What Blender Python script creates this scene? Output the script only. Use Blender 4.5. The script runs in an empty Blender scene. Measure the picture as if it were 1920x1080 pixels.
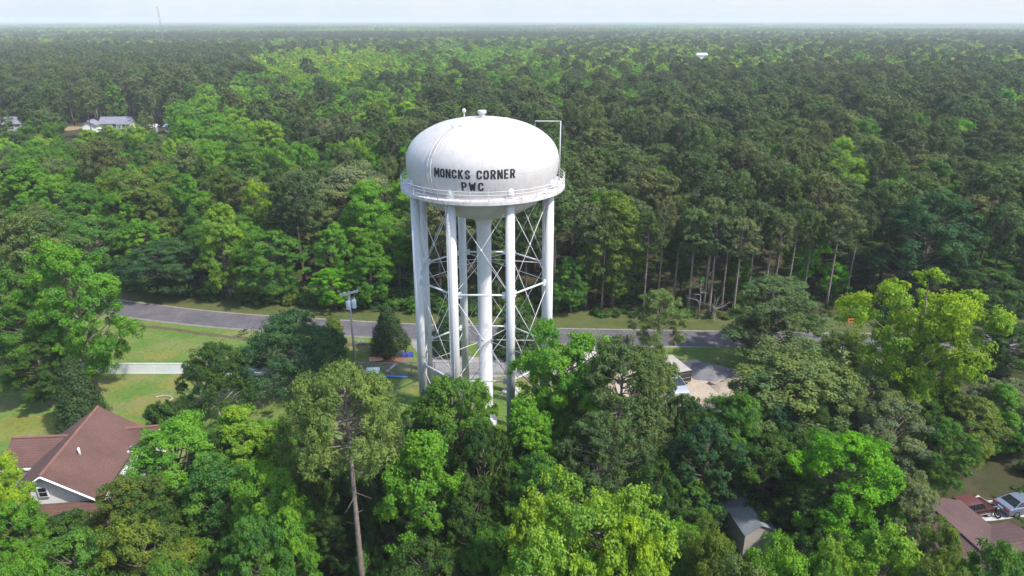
import bpy, math, random
import numpy as np
from math import sin, cos, tan, pi, radians as R, sqrt, atan2, asin

# ------------------------------------------------------------------ scene, camera
sc = bpy.context.scene
COL = sc.collection
CAMH, PITCH, FOC = 39.5, R(21.4), 1280.0      # focal length in pixels of the 1920 wide photograph
cd = bpy.data.cameras.new('camera'); cam = bpy.data.objects.new('camera', cd); COL.objects.link(cam)
cam.location = (0, 0, CAMH); cam.rotation_euler = (pi/2-PITCH, 0, 0)
cd.sensor_width = 36; cd.lens = 24; cd.clip_start = .5; cd.clip_end = 40000
sc.camera = cam

def P(px, py, z=0.):
    """point at height z seen at pixel (px, py)"""
    u = (px-960)/FOC; v = (py-540)/FOC
    dy = cos(PITCH)-v*sin(PITCH); dz = -sin(PITCH)-v*cos(PITCH)
    t = (z-CAMH)/dz
    return (u*t, dy*t, z)
def Q(px, py, d):
    """point seen at pixel (px, py) at ground distance d: x, z"""
    u = (px-960)/FOC; v = (py-540)/FOC
    dy = cos(PITCH)-v*sin(PITCH); dz = -sin(PITCH)-v*cos(PITCH)
    t = d/dy
    return u*t, CAMH+dz*t
def proj(x, y, z):
    dp = y*cos(PITCH)-(z-CAMH)*sin(PITCH)
    up = y*sin(PITCH)+(z-CAMH)*cos(PITCH)
    return 960+FOC*x/dp, 540-FOC*up/dp, dp

# ------------------------------------------------------------------ materials
def mat(name):
    m = bpy.data.materials.new(name); m.use_nodes = True
    nt = m.node_tree; b = nt.nodes['Principled BSDF']
    return m, nt, b
def N(nt, t, **kw):
    n = nt.nodes.new(t)
    for k, v in kw.items():
        if k in n.inputs: n.inputs[k].default_value = v
        else: setattr(n, k, v)
    return n
def noise(nt, scale, detail=4, rough=.55, vec=None):
    n = N(nt, 'ShaderNodeTexNoise'); n.inputs['Scale'].default_value = scale
    n.inputs['Detail'].default_value = detail; n.inputs['Roughness'].default_value = rough
    if vec is not None: nt.links.new(vec, n.inputs['Vector'])
    return n.outputs['Fac']
def ramp(nt, fac, stops):
    r = N(nt, 'ShaderNodeValToRGB'); nt.links.new(fac, r.inputs['Fac'])
    e = r.color_ramp.elements
    while len(e) < len(stops): e.new(.5)
    for i, (p, c) in enumerate(stops):
        e[i].position = p; e[i].color = (*c, 1) if len(c) == 3 else c
    return r.outputs['Color']
def mixc(nt, fac, a, b, mode='MIX'):
    n = N(nt, 'ShaderNodeMix'); n.data_type = 'RGBA'; n.blend_type = mode
    for s, v in ((0, fac), (6, a), (7, b)):
        if hasattr(v, 'is_output'): nt.links.new(v, n.inputs[s])
        else: n.inputs[s].default_value = v if s == 0 else (*v, 1)
    return n.outputs[2]
def pos(nt): return N(nt, 'ShaderNodeNewGeometry').outputs['Position']
def objc(nt): return N(nt, 'ShaderNodeTexCoord').outputs['Object']
def simple(name, col, rough=.6, metal=0, vary=.12, scale=3., bump=0, spec=.5):
    m, nt, b = mat(name)
    v = objc(nt)
    lo = tuple(max(0, c*(1-vary)) for c in col); hi = tuple(min(1, c*(1+vary)) for c in col)
    c = ramp(nt, noise(nt, scale, 5, .6, v), [(.3, lo), (.7, hi)])
    nt.links.new(c, b.inputs['Base Color'])
    b.inputs['Roughness'].default_value = rough; b.inputs['Metallic'].default_value = metal
    b.inputs['Specular IOR Level'].default_value = spec
    if bump:
        bn = N(nt, 'ShaderNodeBump'); bn.inputs['Strength'].default_value = bump; bn.inputs['Distance'].default_value = .05
        nt.links.new(noise(nt, scale*8, 4, .6, v), bn.inputs['Height']); nt.links.new(bn.outputs['Normal'], b.inputs['Normal'])
    return m

def leaf_mat(name, translucent=.3, gain=1., warm=(1.42, 1.24, .72), cool=(.56, .74, .84)):
    m, nt, b = mat(name)
    t = N(nt, 'ShaderNodeAttribute'); t.attribute_type = 'INSTANCER'; t.attribute_name = 'tint'
    a = N(nt, 'ShaderNodeAttribute'); a.attribute_type = 'GEOMETRY'; a.attribute_name = 'var'
    k = ramp(nt, a.outputs['Fac'], [(0., tuple(c*gain for c in cool)), (.5, (gain, gain, gain)), (1., tuple(min(2, c*gain) for c in warm))])
    c = mixc(nt, 1., t.outputs['Color'], k, 'MULTIPLY')
    nt.links.new(c, b.inputs['Base Color'])
    b.inputs['Roughness'].default_value = .55; b.inputs['Specular IOR Level'].default_value = .12
    tr = N(nt, 'ShaderNodeBsdfTranslucent')
    c2 = mixc(nt, 1., c, (1.15, 1.2, .55), 'MULTIPLY'); nt.links.new(c2, tr.inputs['Color'])
    mx = N(nt, 'ShaderNodeMixShader'); mx.inputs[0].default_value = translucent
    nt.links.new(b.outputs[0], mx.inputs[1]); nt.links.new(tr.outputs[0], mx.inputs[2])
    nt.links.new(mx.outputs[0], nt.nodes['Material Output'].inputs['Surface'])
    return m
M = {}
M['leaf'] = leaf_mat('broad_leaf_foliage', .42)
M['needle'] = leaf_mat('needle_foliage', .22, 1., (1.2, 1.15, .8), (.66, .78, .82))
M['bark'] = simple('bark', (.16, .13, .105), .9, 0, .35, 3, .6, .2)
M['pinebark'] = simple('pine_bark', (.225, .18, .15), .9, 0, .35, 4, .6, .2)
M['pinelimb'] = simple('dark_pine_bark', (.115, .095, .078), .9, 0, .35, 4, .6, .2)
M['palebark'] = simple('pale_bark', (.36, .335, .30), .9, 0, .3, 3, .5, .2)
M['deadwood'] = simple('dead_wood', (.27, .245, .22), .9, 0, .25, 3, .3, .2)

# ------------------------------------------------------------------ mesh helpers
class MB:
    """collects boxes, tubes, lathes and polygons into one mesh"""
    def __init__(s): s.v = []; s.f = []; s.mi = []
    def add(s, vs, fs, mi=0):
        o = len(s.v); s.v += [tuple(p) for p in vs]
        for f in fs: s.f.append([i+o for i in f]); s.mi.append(mi)
        return s
    def box(s, c, d, rz=0, mi=0):
        x, y, z = (k/2 for k in d); ca, sa = cos(rz), sin(rz)
        vs = []
        for a, b, e in ((-x,-y,-z),(x,-y,-z),(x,y,-z),(-x,y,-z),(-x,-y,z),(x,-y,z),(x,y,z),(-x,y,z)):
            vs.append((c[0]+a*ca-b*sa, c[1]+a*sa+b*ca, c[2]+e))
        return s.add(vs, [(0,3,2,1),(4,5,6,7),(0,1,5,4),(1,2,6,5),(2,3,7,6),(3,0,4,7)], mi)
    def tube(s, pts, r, n=8, mi=0, cap=True):
        pts = [np.array(p, float) for p in pts]
        rs = r if hasattr(r, '__len__') else [r]*len(pts)
        base = len(s.v); m = len(pts)
        for i, p in enumerate(pts):
            t = pts[min(i+1, m-1)]-pts[max(i-1, 0)]; t /= (np.linalg.norm(t)+1e-9)
            a = np.array((0, 0, 1.)) if abs(t[2]) < .9 else np.array((1., 0, 0))
            u = np.cross(t, a); u /= np.linalg.norm(u); w = np.cross(t, u)
            for k in range(n):
                q = p+rs[i]*(cos(2*pi*k/n)*u+sin(2*pi*k/n)*w); s.v.append(tuple(q))
        for i in range(m-1):
            for k in range(n):
                a = base+i*n+k; b = base+i*n+(k+1) % n
                s.f.append([a, b, b+n, a+n]); s.mi.append(mi)
        if cap:
            s.f.append([base+k for k in range(n)][::-1]); s.mi.append(mi)
            s.f.append([base+(m-1)*n+k for k in range(n)]); s.mi.append(mi)
        return s
    def lathe(s, prof, c=(0, 0, 0), n=48, mi=0):
        base = len(s.v)
        for r, z in prof:
            for k in range(n):
                a = 2*pi*k/n; s.v.append((c[0]+r*cos(a), c[1]+r*sin(a), c[2]+z))
        for i in range(len(prof)-1):
            for k in range(n):
                a = base+i*n+k; b = base+i*n+(k+1) % n
                s.f.append([a, b, b+n, a+n]); s.mi.append(mi)
        return s
    def slab(s, poly, th, mi=0):
        """polygon (3-D points, any plane) given thickness th downward"""
        n = len(poly)
        vs = [tuple(p) for p in poly]+[(p[0], p[1], p[2]-th) for p in poly]
        return s.add(vs, [tuple(range(n)), tuple(range(2*n-1, n-1, -1))]+[(i, i+n, (i+1) % n+n, (i+1) % n) for i in range(n)], mi)
    def build(s, name, mats, parent=None, smooth=False, loc=None, rz=0):
        me = bpy.data.meshes.new(name); me.from_pydata(s.v, [], s.f)
        mats = mats if isinstance(mats, (list, tuple)) else [mats]
        for m in mats: me.materials.append(m)
        me.polygons.foreach_set('material_index', s.mi)
        if smooth: me.polygons.foreach_set('use_smooth', [True]*len(s.f))
        me.update()
        o = bpy.data.objects.new(name, me); COL.objects.link(o)
        if parent: o.parent = parent
        if loc: o.location = loc
        o.rotation_euler[2] = rz
        return o
def tag(o, label=None, cat=None, group=None, kind=None):
    if label: o['label'] = label
    if cat: o['category'] = cat
    if group: o['group'] = group
    if kind: o['kind'] = kind
    return o
def empty(name, loc=(0, 0, 0), rz=0, label=None, cat=None, group=None):
    o = bpy.data.objects.new(name, None); COL.objects.link(o); o.location = loc; o.rotation_euler[2] = rz
    o.empty_display_size = .5
    return tag(o, label, cat, group)
def bevel(o, w, seg=2):
    b = o.modifiers.new('bevel', 'BEVEL'); b.width = w; b.segments = seg; b.limit_method = 'ANGLE'
    return o
def copy_tree(o, parent=None):
    c = o.copy(); COL.objects.link(c); c.parent = parent
    for ch in list(o.children): copy_tree(ch, c)
    return c

# ------------------------------------------------------------------ foliage meshes
def quads_mesh(name, V, var, mats, extra=None):
    """V: (n,4,3) quads; var per quad; extra: an MB of wood (material slot 1)"""
    n = len(V)
    ev = np.array(extra.v, float).reshape(-1, 3) if extra else np.zeros((0, 3))
    verts = np.concatenate([V.reshape(-1, 3), ev])
    me = bpy.data.meshes.new(name)
    loops = list(np.arange(n*4)); tot = [4]*n
    if extra:
        for f in extra.f:
            loops += [i+n*4 for i in f]; tot.append(len(f))
    me.vertices.add(len(verts)); me.vertices.foreach_set('co', verts.astype(np.float32).ravel())
    me.loops.add(len(loops)); me.loops.foreach_set('vertex_index', np.array(loops, np.int32))
    tot = np.array(tot, np.int32); st = np.concatenate([[0], np.cumsum(tot)[:-1]]).astype(np.int32)
    me.polygons.add(len(tot)); me.polygons.foreach_set('loop_start', st)
    mi = np.zeros(len(tot), np.int32); mi[n:] = 1
    for m in mats: me.materials.append(m)
    me.polygons.foreach_set('material_index', mi)
    at = me.attributes.new('var', 'FLOAT', 'FACE')
    at.data.foreach_set('value', np.concatenate([var, np.full(len(tot)-n, .5)]).astype(np.float32))
    me.update(calc_edges=True); me.validate()
    return me
def unit(a): return a/(np.linalg.norm(a, axis=-1, keepdims=True)+1e-9)
def leaves(rng, C, Nrm, L, W, flat=.75):
    """rhombic leaves at C facing roughly Nrm"""
    n = len(C)
    nn = unit(Nrm+rng.normal(size=(n, 3))*flat)
    a = unit(np.cross(nn, rng.normal(size=(n, 3)))); t = np.cross(nn, a)
    l = (L*(.7+.6*rng.random(n)))[:, None]/2; w = (W*(.7+.6*rng.random(n)))[:, None]/2
    dr = nn*l*.25
    return np.stack([C-a*l-dr, C+t*w, C+a*l-dr, C-t*w], 1)

def crown_points(rng, nc, zb, zt, Rr, shape, lobes=.28):
    ph = rng.random(4)*6.28
    out = []
    for i in range(nc):
        t = (i+rng.random())/nc
        if shape == 'round': r = sin(pi*min(1, (t*.86+.1)))**.55
        elif shape == 'tall': r = sin(pi*min(1, t*.88+.1))**.7*(1.08-.25*t)
        elif shape == 'spread': r = (.35+.75*t) if t < .75 else .9*sqrt(max(0, 1-((t-.75)/.27)**2))+.1
        elif shape == 'dome': r = sqrt(max(0, 1-t**2.2))
        elif shape == 'cone': r = (1-t)**.8*min(1, .55+t*4)
        a = i*2.39996+rng.normal()*.5
        lob = 1+lobes*(.6*sin(2*a+ph[0])+.5*sin(3*a+ph[1]+5*t)+.4*sin(5*a+ph[2]-7*t))
        k = (.5+.5*sqrt(rng.random())) if rng.random() < .85 else rng.random()
        r *= Rr*lob*k
        z = zb+(zt-zb)*t+rng.normal()*.25
        out.append((r*cos(a), r*sin(a), z))
    return np.array(out)

def make_broad(seed, H=15., zb=3., Rr=4.6, shape='round', nc=66, rc=1.15, sub=12, nl=56, L=.235, W=.16, lobes=.28, bark='bark', trunk=.26, wood=True):
    rng = np.random.default_rng(seed)
    C = crown_points(rng, nc, zb+.5, H-.7, Rr, shape, lobes)
    mb = MB()
    wob = rng.normal(size=2)*.25
    def axis(z): return np.array((wob[0]*sin(z/3), wob[1]*sin(z/3.7+1), z))
    zs = np.linspace(0, H*(.70 if shape == 'spread' else .86), 7)
    mb.tube([axis(z) for z in zs], [trunk*(1.25 if z == 0 else 1)*(1-.82*z/(H*.9)) for z in zs], 8)
    Vs, vr = [], []
    cv = rng.random(nc)
    for i, c in enumerate(C):
        r = rc*(.65+.7*rng.random())
        z0 = max(zb*.75, min(H*.8, c[2]-.35*np.hypot(c[0], c[1])-1.2))
        p0 = axis(z0); e = np.array(c); mid = p0*.45+e*.55+np.array((0, 0, -.25))
        if wood and np.hypot(*(e-p0)[:2]) > .8:
            mb.tube([p0, mid, e], [.09, .06, .025], 4, cap=False)
        d = unit(rng.normal(size=(sub, 3))+np.array((0, 0, .35)))
        out = unit(np.array([c[0], c[1], (c[2]-(zb+H)/2)*.8])+1e-6)
        sc_ = c+d*r*(.55+.5*rng.random((sub, 1)))*np.array((1, 1, .72))
        k = int(nl)
        dd = unit(rng.normal(size=(sub, k, 3))+np.array((0, 0, .2)))
        rr = (r*.42)*(rng.random((sub, k, 1))**.45)
        pts = sc_[:, None, :]+dd*rr*np.array((1, 1, .75))
        nr = dd*.8+d[:, None, :]*.7+out*.35+np.array((0, 0, .35))
        pts = pts.reshape(-1, 3); nr = nr.reshape(-1, 3)
        Vs.append(leaves(rng, pts, nr, L, W))
        sv = rng.random((sub, 1))
        vr.append(np.clip(.5+(cv[i]-.5)*.62+(sv-.5)*.4+(rng.random((sub, k))-.5)*.5, 0, 1).ravel())
    return np.concatenate(Vs), np.concatenate(vr), mb

def make_pine(seed, H=17., zb=8.2, Rr=3.3, npf=54, tufts=9, nn=30, L=.30, W=.10, trunk=.2, rp=.95, low=0):
    rng = np.random.default_rng(seed)
    mb = MB(); wob = rng.normal(size=2)*.12
    def axis(z): return np.array((wob[0]*sin(z/4), wob[1]*sin(z/5+1), z))
    zs = np.linspace(0, H*.95, 7)
    mb.tube([axis(z) for z in zs], [trunk*(1.2 if z == 0 else 1)*(1-.8*z/H) for z in zs], 7)
    for k in range(6):     # bare dead stubs below the crown
        z = zb*(.55+.45*rng.random()); a = rng.random()*6.28; l = .5+rng.random()*1.4
        mb.tube([axis(z), axis(z)+np.array((cos(a)*l, sin(a)*l, -.1*l))], [.035, .012], 4, cap=False)
    Vs, vr = [], []; ph = rng.random(3)*6.28
    for i in range(npf):
        t = ((i+rng.random())/npf)**.8
        a = i*2.39996+rng.normal()*.4
        env = sqrt(max(0., 1-t**2.6))*min(1., .42+1.5*t+low)
        r = Rr*env*(1+.22*sin(2*a+ph[0])+.16*sin(3*a+ph[1]+4*t))*(.5+.55*sqrt(rng.random()))
        z = zb+(H-.9-zb)*t
        c = axis(z)+np.array((r*cos(a), r*sin(a), .08*r))
        mb.tube([axis(z-.3*r), axis(z-.12*r)*.45+c*.55-np.array((0, 0, .12)), c], [.05, .035, .018], 4, cap=False)
        rad = rp*(.6+.65*rng.random())
        d = unit(rng.normal(size=(tufts, 3))+np.array((0, 0, .5)))
        tc = c+d*rad*(.5+.5*rng.random((tufts, 1)))*np.array((1, 1, .62))
        dd = unit(rng.normal(size=(tufts, nn, 3))+np.array((0, 0, .25)))
        pts = tc[:, None, :]+dd*(rad*.40)*(rng.random((tufts, nn, 1))**.5)
        nr = dd*.9+d[:, None, :]*.8+np.array((0, 0, .4))
        Vs.append(leaves(rng, pts.reshape(-1, 3), nr.reshape(-1, 3), L, W, .7))
        sv = rng.random((tufts, 1)); cv = rng.random()
        vr.append(np.clip(.5+(cv-.5)*.5+(sv-.5)*.35+(rng.random((tufts, nn))-.5)*.4, 0, 1).ravel())
    return np.concatenate(Vs), np.concatenate(vr), mb

def make_cedar(seed, H=7., Rr=2.4, nc=150, k=90, L=.22, W=.11):
    rng = np.random.default_rng(seed); mb = MB()
    mb.tube([(0, 0, 0), (0, 0, H*.5), (0, 0, H*.94)], [.16, .1, .02], 7)
    Vs, vr = [], []
    for i in range(nc):
        t = ((i+rng.random())/nc)**1.25
        r = Rr*((1-t)**.72)*min(1, .72+t*2.2)*(.72+.3*rng.random())
        a = i*2.39996+rng.normal()*.3
        c = np.array((r*cos(a), r*sin(a), .45+(H-.75)*t))
        out = unit(np.array((cos(a), sin(a), .55)))
        d = unit(rng.normal(size=(k, 3))+out*.3)
        pts = c+d*(.48+.25*(1-t))*(rng.random((k, 1))**.4)
        Vs.append(leaves(rng, pts, d*.7+out*.7, L, W, .6))
        vr.append(np.clip(.5+(rng.random()-.5)*.5+(rng.random(k)-.5)*.5, 0, 1))
    return np.concatenate(Vs), np.concatenate(vr), mb

TPL = {}     # kind -> list of (crown mesh, trunk mesh, nominal height, nominal radius)
def wood_mesh(name, mb, m):
    me = bpy.data.meshes.new(name); me.from_pydata(mb.v, [], mb.f); me.materials.append(m)
    me.polygons.foreach_set('use_smooth', [True]*len(mb.f)); me.update(); return me
def template(kind, data, H, leafm, barkm):
    V, var, mb = data
    rr = float(np.percentile(np.hypot(V[:, 0, 0], V[:, 0, 1]), 97)); hh = float(V[:, :, 2].max())
    TPL.setdefault(kind, []).append((quads_mesh('crown', V, var, [leafm]), wood_mesh('trunk', mb, barkm), hh, rr))
L_, Nd = M['leaf'], M['needle']
for s in range(4): template('round', make_broad(10+s, 15, 2.6, 4.6, 'round'), 15, L_, M['bark'])
for s in range(2): template('tall', make_broad(20+s, 15, 2., 3.6, 'tall', 64, 1.1), 15, L_, M['bark'])
for s in range(3): template('spread', make_broad(30+s, 15, 3., 5.2, 'spread', 84, 1.2, 12, 54, .235, .16, .36), 15, L_, M['bark'])
for s in range(2): template('dome', make_broad(40+s, 11, 2.6, 6., 'dome', 120, 1.05, 12, 26, .27, .13, .15, trunk=.42), 11, L_, M['palebark'])
for s in range(4): template('pine', make_pine(50+s, nn=36), 17, Nd, M['pinelimb'])
template('frontpine', make_pine(66, 20, 13.2, 4.3, 84, 10, 52, .25, .062, .29, .95, .15), 20, Nd, M['pinebark'])
for s in range(2): template('tallpine', make_pine(56+s, 18, 11, 2.7, 40, 9, 28, .3, .1, .21, .9), 18, Nd, M['pinebark'])
for s in range(2): template('fullpine', make_pine(60+s, 15, 3.2, 4.2, 105, 10, 34, .27, .075, .22, .9, .3), 15, Nd, M['pinebark'])
for s in range(2): template('cedar', make_cedar(70+s), 7, Nd, M['bark'])
for s in range(2): template('shrub', make_broad(80+s, 3., .1, 1.7, 'dome', 22, .62, 9, 24, .26, .16, .2, trunk=.06), 3, L_, M['bark'])

# ------------------------------------------------------------------ tints (leaf colours)
TONE = {
 'yellow': (0.278, 0.397, 0.037), 'bright': (0.144, 0.309, 0.035), 'lime': (0.221, 0.369, 0.043), 'mid': (0.103, 0.222, 0.039),
 'dark': (0.068, 0.139, 0.032), 'bluedark': (0.062, 0.137, 0.050), 'grey': (0.160, 0.222, 0.075), 'olive': (0.149, 0.214, 0.043),
 'vivid': (0.134, 0.350, 0.021), 'silver': (0.192, 0.234, 0.114), 'cedar': (0.059, 0.105, 0.034), 'pine': (0.105, 0.160, 0.050),
 'pinebrown': (0.128, 0.155, 0.059), 'pinedark': (0.078, 0.116, 0.043), 'pinebright': (0.144, 0.211, 0.054), 'tan': (0.175, 0.154, 0.103),
}
WORD = {'yellow': 'yellow-green', 'bright': 'bright green', 'lime': 'lime green', 'mid': 'mid green', 'dark': 'dark green', 'bluedark': 'deep bluish-green',
 'grey': 'grey-green', 'olive': 'olive green', 'vivid': 'vivid green', 'silver': 'silvery', 'cedar': 'dark green', 'pine': 'dull green', 'pinebrown': 'brownish-green',
 'pinedark': 'dark', 'pinebright': 'light green', 'tan': 'tan'}
rnd = random.Random(7)
def tint(tone, j=.12):
    c = TONE[tone]; a = 1+rnd.uniform(-j, j)
    return [c[0]*a*(1+rnd.uniform(-j, j)*.7), c[1]*a, c[2]*a*(1+rnd.uniform(-j, j))]
NAME = {'round': 'broadleaf_tree', 'tall': 'broadleaf_tree', 'spread': 'broadleaf_tree', 'dome': 'oak_tree', 'pine': 'pine_tree', 'tallpine': 'pine_tree', 'frontpine': 'pine_tree', 'fullpine': 'pine_tree', 'cedar': 'cedar_tree', 'shrub': 'shrub'}
PLACED = []
def plant(kind, x, y, h, r, tone, label, cat=None, group=None, rz=None, var=None, jt=.1, tilt=0):
    t = TPL[kind][var if var is not None else rnd.randrange(len(TPL[kind]))]
    cr, tk, hh, rr = t
    root = empty(NAME[kind], (x, y, 0), rz if rz is not None else rnd.uniform(0, 6.28), label, cat or ('shrub' if kind == 'shrub' else 'tree'), group)
    root.scale = (r/rr, r/rr, h/hh)
    if tilt: root.rotation_euler[0] = tilt
    a = bpy.data.objects.new('crown', cr); b = bpy.data.objects.new('trunk', tk)
    for o in (b, a): COL.objects.link(o); o.parent = root
    a['tint'] = tint(tone, jt)
    PLACED.append((x, y, r, h))
    return root
def tree(kind, px, ptop, d, wpx, tone, label, **kw):
    x, zt = Q(px, ptop, d)
    dp = d*cos(PITCH)+(CAMH-zt*.7)*sin(PITCH)
    return plant(kind, x, d, zt, wpx*dp/FOC/2, tone, label, **kw)
# ------------------------------------------------------------------ trees one can point at
T = tree
# left side
T('round', 110, 440, 68, 172, 'bright', 'big bright green tree overhanging the left end of the white fence')
T('round', 40, 392, 80, 190, 'grey', 'grey-green tree at the left picture edge, behind the big bright tree')
T('round', 22, 560, 67, 150, 'mid', 'mid green leafy tree at the left edge, left of the big bright tree')
T('round', -10, 505, 73, 150, 'mid', 'mid green tree cut by the left picture edge above the lawn')
T('round', 60, 640, 65, 110, 'dark', 'dark tree between the tall cedar and the left picture edge')
T('cedar', 124, 668, 60.5, 92, 'cedar', 'tall dark cedar behind the red-roofed house')
T('shrub', 300, 748, 59.5, 78, 'dark', 'dark round shrub on the lawn right of the red roof')
T('dome', 392, 640, 62.5, 140, 'dark', 'bushy dark green tree between the white fence and the red-roofed house', var=0, cat='tree')
T('dome', 532, 584, 68, 205, 'bluedark', 'wide bluish-green oak with a pale leaning trunk by the lawn', var=1)
T('shrub', 612, 606, 76.5, 66, 'bluedark', 'dark shrub between the wide oak and the utility pole')
T('tall', 622, 592, 78.5, 44, 'olive', 'thin yellowish young tree beside the road, left of the utility pole')
T('cedar', 725, 572, 78, 72, 'cedar', 'cone-shaped cedar right of the utility pole', var=0)
T('cedar', 838, 586, 78.5, 76, 'cedar', 'cone-shaped cedar behind the left legs of the water tower', var=1)
T('cedar', 972, 574, 78, 104, 'cedar', 'broad cedar behind the right legs of the water tower', var=0)
T('fullpine', 1240, 545, 77, 118, 'pinebright', 'light green pine standing alone in front of the road')
T('fullpine', 1462, 522, 75, 215, 'pine', 'large pine hiding the right end of the road')
T('fullpine', 1440, 585, 72, 95, 'pinedark', 'dark low pine beside the gravel heap')
# right side
T('spread', 1756, 512, 58, 245, 'yellow', 'huge yellow-green tree with open branches at the right', var=0)
T('round', 1590, 612, 66, 120, 'olive', 'olive green tree between the large pine and the huge yellow-green tree')
T('round', 1905, 600, 72, 150, 'dark', 'dark tree at the right edge behind the huge yellow-green tree')
T('round', 1860, 500, 88, 140, 'dark', 'dark tree across the road above the huge yellow-green tree')
T('round', 1815, 442, 104, 95, 'dark', 'small dark tree in the woods above the huge yellow-green tree at the right')
T('round', 1912, 470, 101, 130, 'mid', 'mid green tree in the woods at the right edge of the picture')
T('round', 1895, 715, 57, 150, 'silver', 'silvery grey-green tree at the right picture edge, above the parked cars')
T('round', 1835, 745, 54, 130, 'olive', 'olive green tree below the huge yellow-green tree')
T('round', 1490, 652, 56, 270, 'grey', 'great rounded grey-green tree right of the sandy lot', var=1)
T('round', 1392, 735, 50, 150, 'mid', 'mid green tree in front of the sandy lot')
T('round', 1638, 690, 56, 150, 'grey', 'grey-green tree between the great rounded tree and the huge yellow-green one')
T('round', 1690, 745, 51, 160, 'silver', 'silvery tree above the vivid green tree')
T('round', 1560, 800, 47, 140, 'mid', 'mid green tree left of the vivid green tree')
T('round', 1450, 812, 46.5, 160, 'dark', 'dark tree above the small shed')
T('round', 1330, 790, 46, 150, 'bluedark', 'shaded bluish-green tree right of the broad dark pine')
T('round', 1290, 735, 52, 90, 'dark', 'small dark tree below the parked van')
T('round', 1782, 790, 50, 120, 'mid', 'mid green tree left of the parked cars')
T('round', 1608, 808, 43, 205, 'vivid', 'vivid green tree above the two pale crowns at the bottom right', var=3)
T('round', 1720, 890, 42, 100, 'silver', 'small silvery tree left of the maroon roof')
# middle front
T('frontpine', 640, 690, 37.5, 250, 'pinebright', 'tall front pine with a long bare trunk')
T('fullpine', 562, 742, 44, 130, 'pinebright', 'light green pine left of and behind the tall front pine')
T('fullpine', 705, 712, 43, 150, 'pine', 'pine behind the tall front pine, left of the tower legs')
T('tall', 782, 800, 39, 170, 'bright', 'bright green maple in front of the tower, right of the long bare trunk')
T('round', 842, 702, 47, 175, 'mid', 'bushy tree covering the feet of the tower')
T('round', 892, 708, 50, 95, 'bright', 'bright green tree hiding the foot of the central pipe of the tower')
T('round', 905, 790, 43, 120, 'dark', 'dark tree below the bushy tree at the tower feet')
T('spread', 1062, 618, 52, 190, 'bright', 'bright tree covering the right legs of the water tower', var=1)
T('tall', 990, 745, 46, 130, 'bright', 'slender bright green tree below the right front leg of the tower')
T('fullpine', 1172, 642, 48, 235, 'pine', 'broad dark pine in front of the driveway', var=1)
T('round', 1232, 646, 53, 105, 'grey', 'small grey-green tree in front of the parked van')
T('fullpine', 1130, 770, 43, 190, 'pine', 'lower pine in front of the broad dark pine')
T('round', 1010, 850, 39, 150, 'mid', 'mid green tree left of the tall yellow-green clump at the bottom')
T('round', 1235, 860, 38.5, 120, 'dark', 'dark tree in the gap left of the shed')
T('tall', 1000, 922, 31, 130, 'yellow', 'narrow yellow-green tree, left of the large yellow-green crown at the bottom')
T('spread', 1130, 905, 31, 260, 'lime', 'large yellow-green crown at the bottom centre', var=2)
T('round', 1195, 960, 29, 170, 'yellow', 'yellow-green crown leaning right at the bottom centre')
T('round', 1020, 1000, 27, 240, 'lime', 'low lime green crown at the bottom, left of centre')
T('round', 588, 872, 43.5, 110, 'dark', 'dark tree just left of and behind the long bare trunk')
T('round', 662, 842, 46.5, 130, 'bluedark', 'deep bluish-green tree behind the long bare trunk')
T('round', 628, 965, 41, 115, 'dark', 'dark low crown behind the foot of the long bare trunk')
T('shrub', 690, 1020, 38.5, 90, 'mid', 'mid green bush at the bottom edge right of the long bare trunk')
# bottom right
T('round', 1340, 985, 32, 130, 'olive', 'small olive tree left of the shed at the bottom')
T('round', 1480, 1018, 29.5, 170, 'bright', 'bright crown at the bottom, below the shed')
T('round', 1405, 1045, 28, 150, 'grey', 'pale grey-green crown cut by the bottom edge, below the shed')
T('round', 1672, 992, 30.5, 210, 'lime', 'pale lime crown at the bottom, below the vivid green tree')
T('round', 1568, 1012, 29, 140, 'lime', 'pale lime crown right of the shed at the bottom edge')
T('round', 1775, 1045, 28, 170, 'olive', 'olive crown at the bottom edge below the maroon roof')
T('round', 1880, 1012, 29.5, 170, 'mid', 'mid green crown in the bottom right corner')
T('round', 1780, 975, 35, 90, 'olive', 'small olive tree touching the maroon roof')
# bottom left
T('round', 318, 780, 46, 205, 'bright', 'bright green tree right of the red-roofed house')
T('round', 450, 762, 47.5, 160, 'lime', 'lime green tree left of the tall front pine')
T('round', 395, 850, 41, 170, 'mid', 'mid green tree below the bright tree beside the house')
T('round', 245, 888, 41, 165, 'olive', 'olive tree hiding the front porch of the house')
T('round', 490, 870, 38, 150, 'bright', 'bright tree left of the long bare trunk')
T('round', 530, 945, 35, 120, 'bright', 'bright low crown touching the long bare trunk on its left')
T('round', 470, 960, 33, 140, 'mid', 'mid green crown at the bottom, left of the long bare trunk')
T('round', 255, 968, 34, 190, 'olive', 'olive crown at the bottom left, below the porch')
T('round', 120, 1000, 33, 190, 'mid', 'mid green crown in the bottom left corner')
T('round', 15, 935, 38, 120, 'bright', 'bright crown at the left edge, below the house')
T('spread', -18, 860, 41, 115, 'yellow', 'yellow-green tree cut by the left edge in front of the house')
T('round', 30, 1040, 30, 130, 'bright', 'bright crown cut by the bottom left corner')
T('round', 300, 1040, 30, 130, 'mid', 'mid green crown cut by the bottom edge, below the house')
T('pine', 725, 850, 41, 100, 'pinedark', 'shaded pine right of the long bare trunk', var=1)
T('round', 722, 935, 40, 100, 'dark', 'dark low tree between the long bare trunk and the bright maple')
T('round', 880, 905, 38, 120, 'dark', 'dark tree right of the bright maple')
T('round', 790, 1010, 33, 150, 'dark', 'dark crown at the bottom edge below the bright maple')
T('round', 920, 985, 34, 120, 'mid', 'mid green crown left of the low lime crown')
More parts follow.
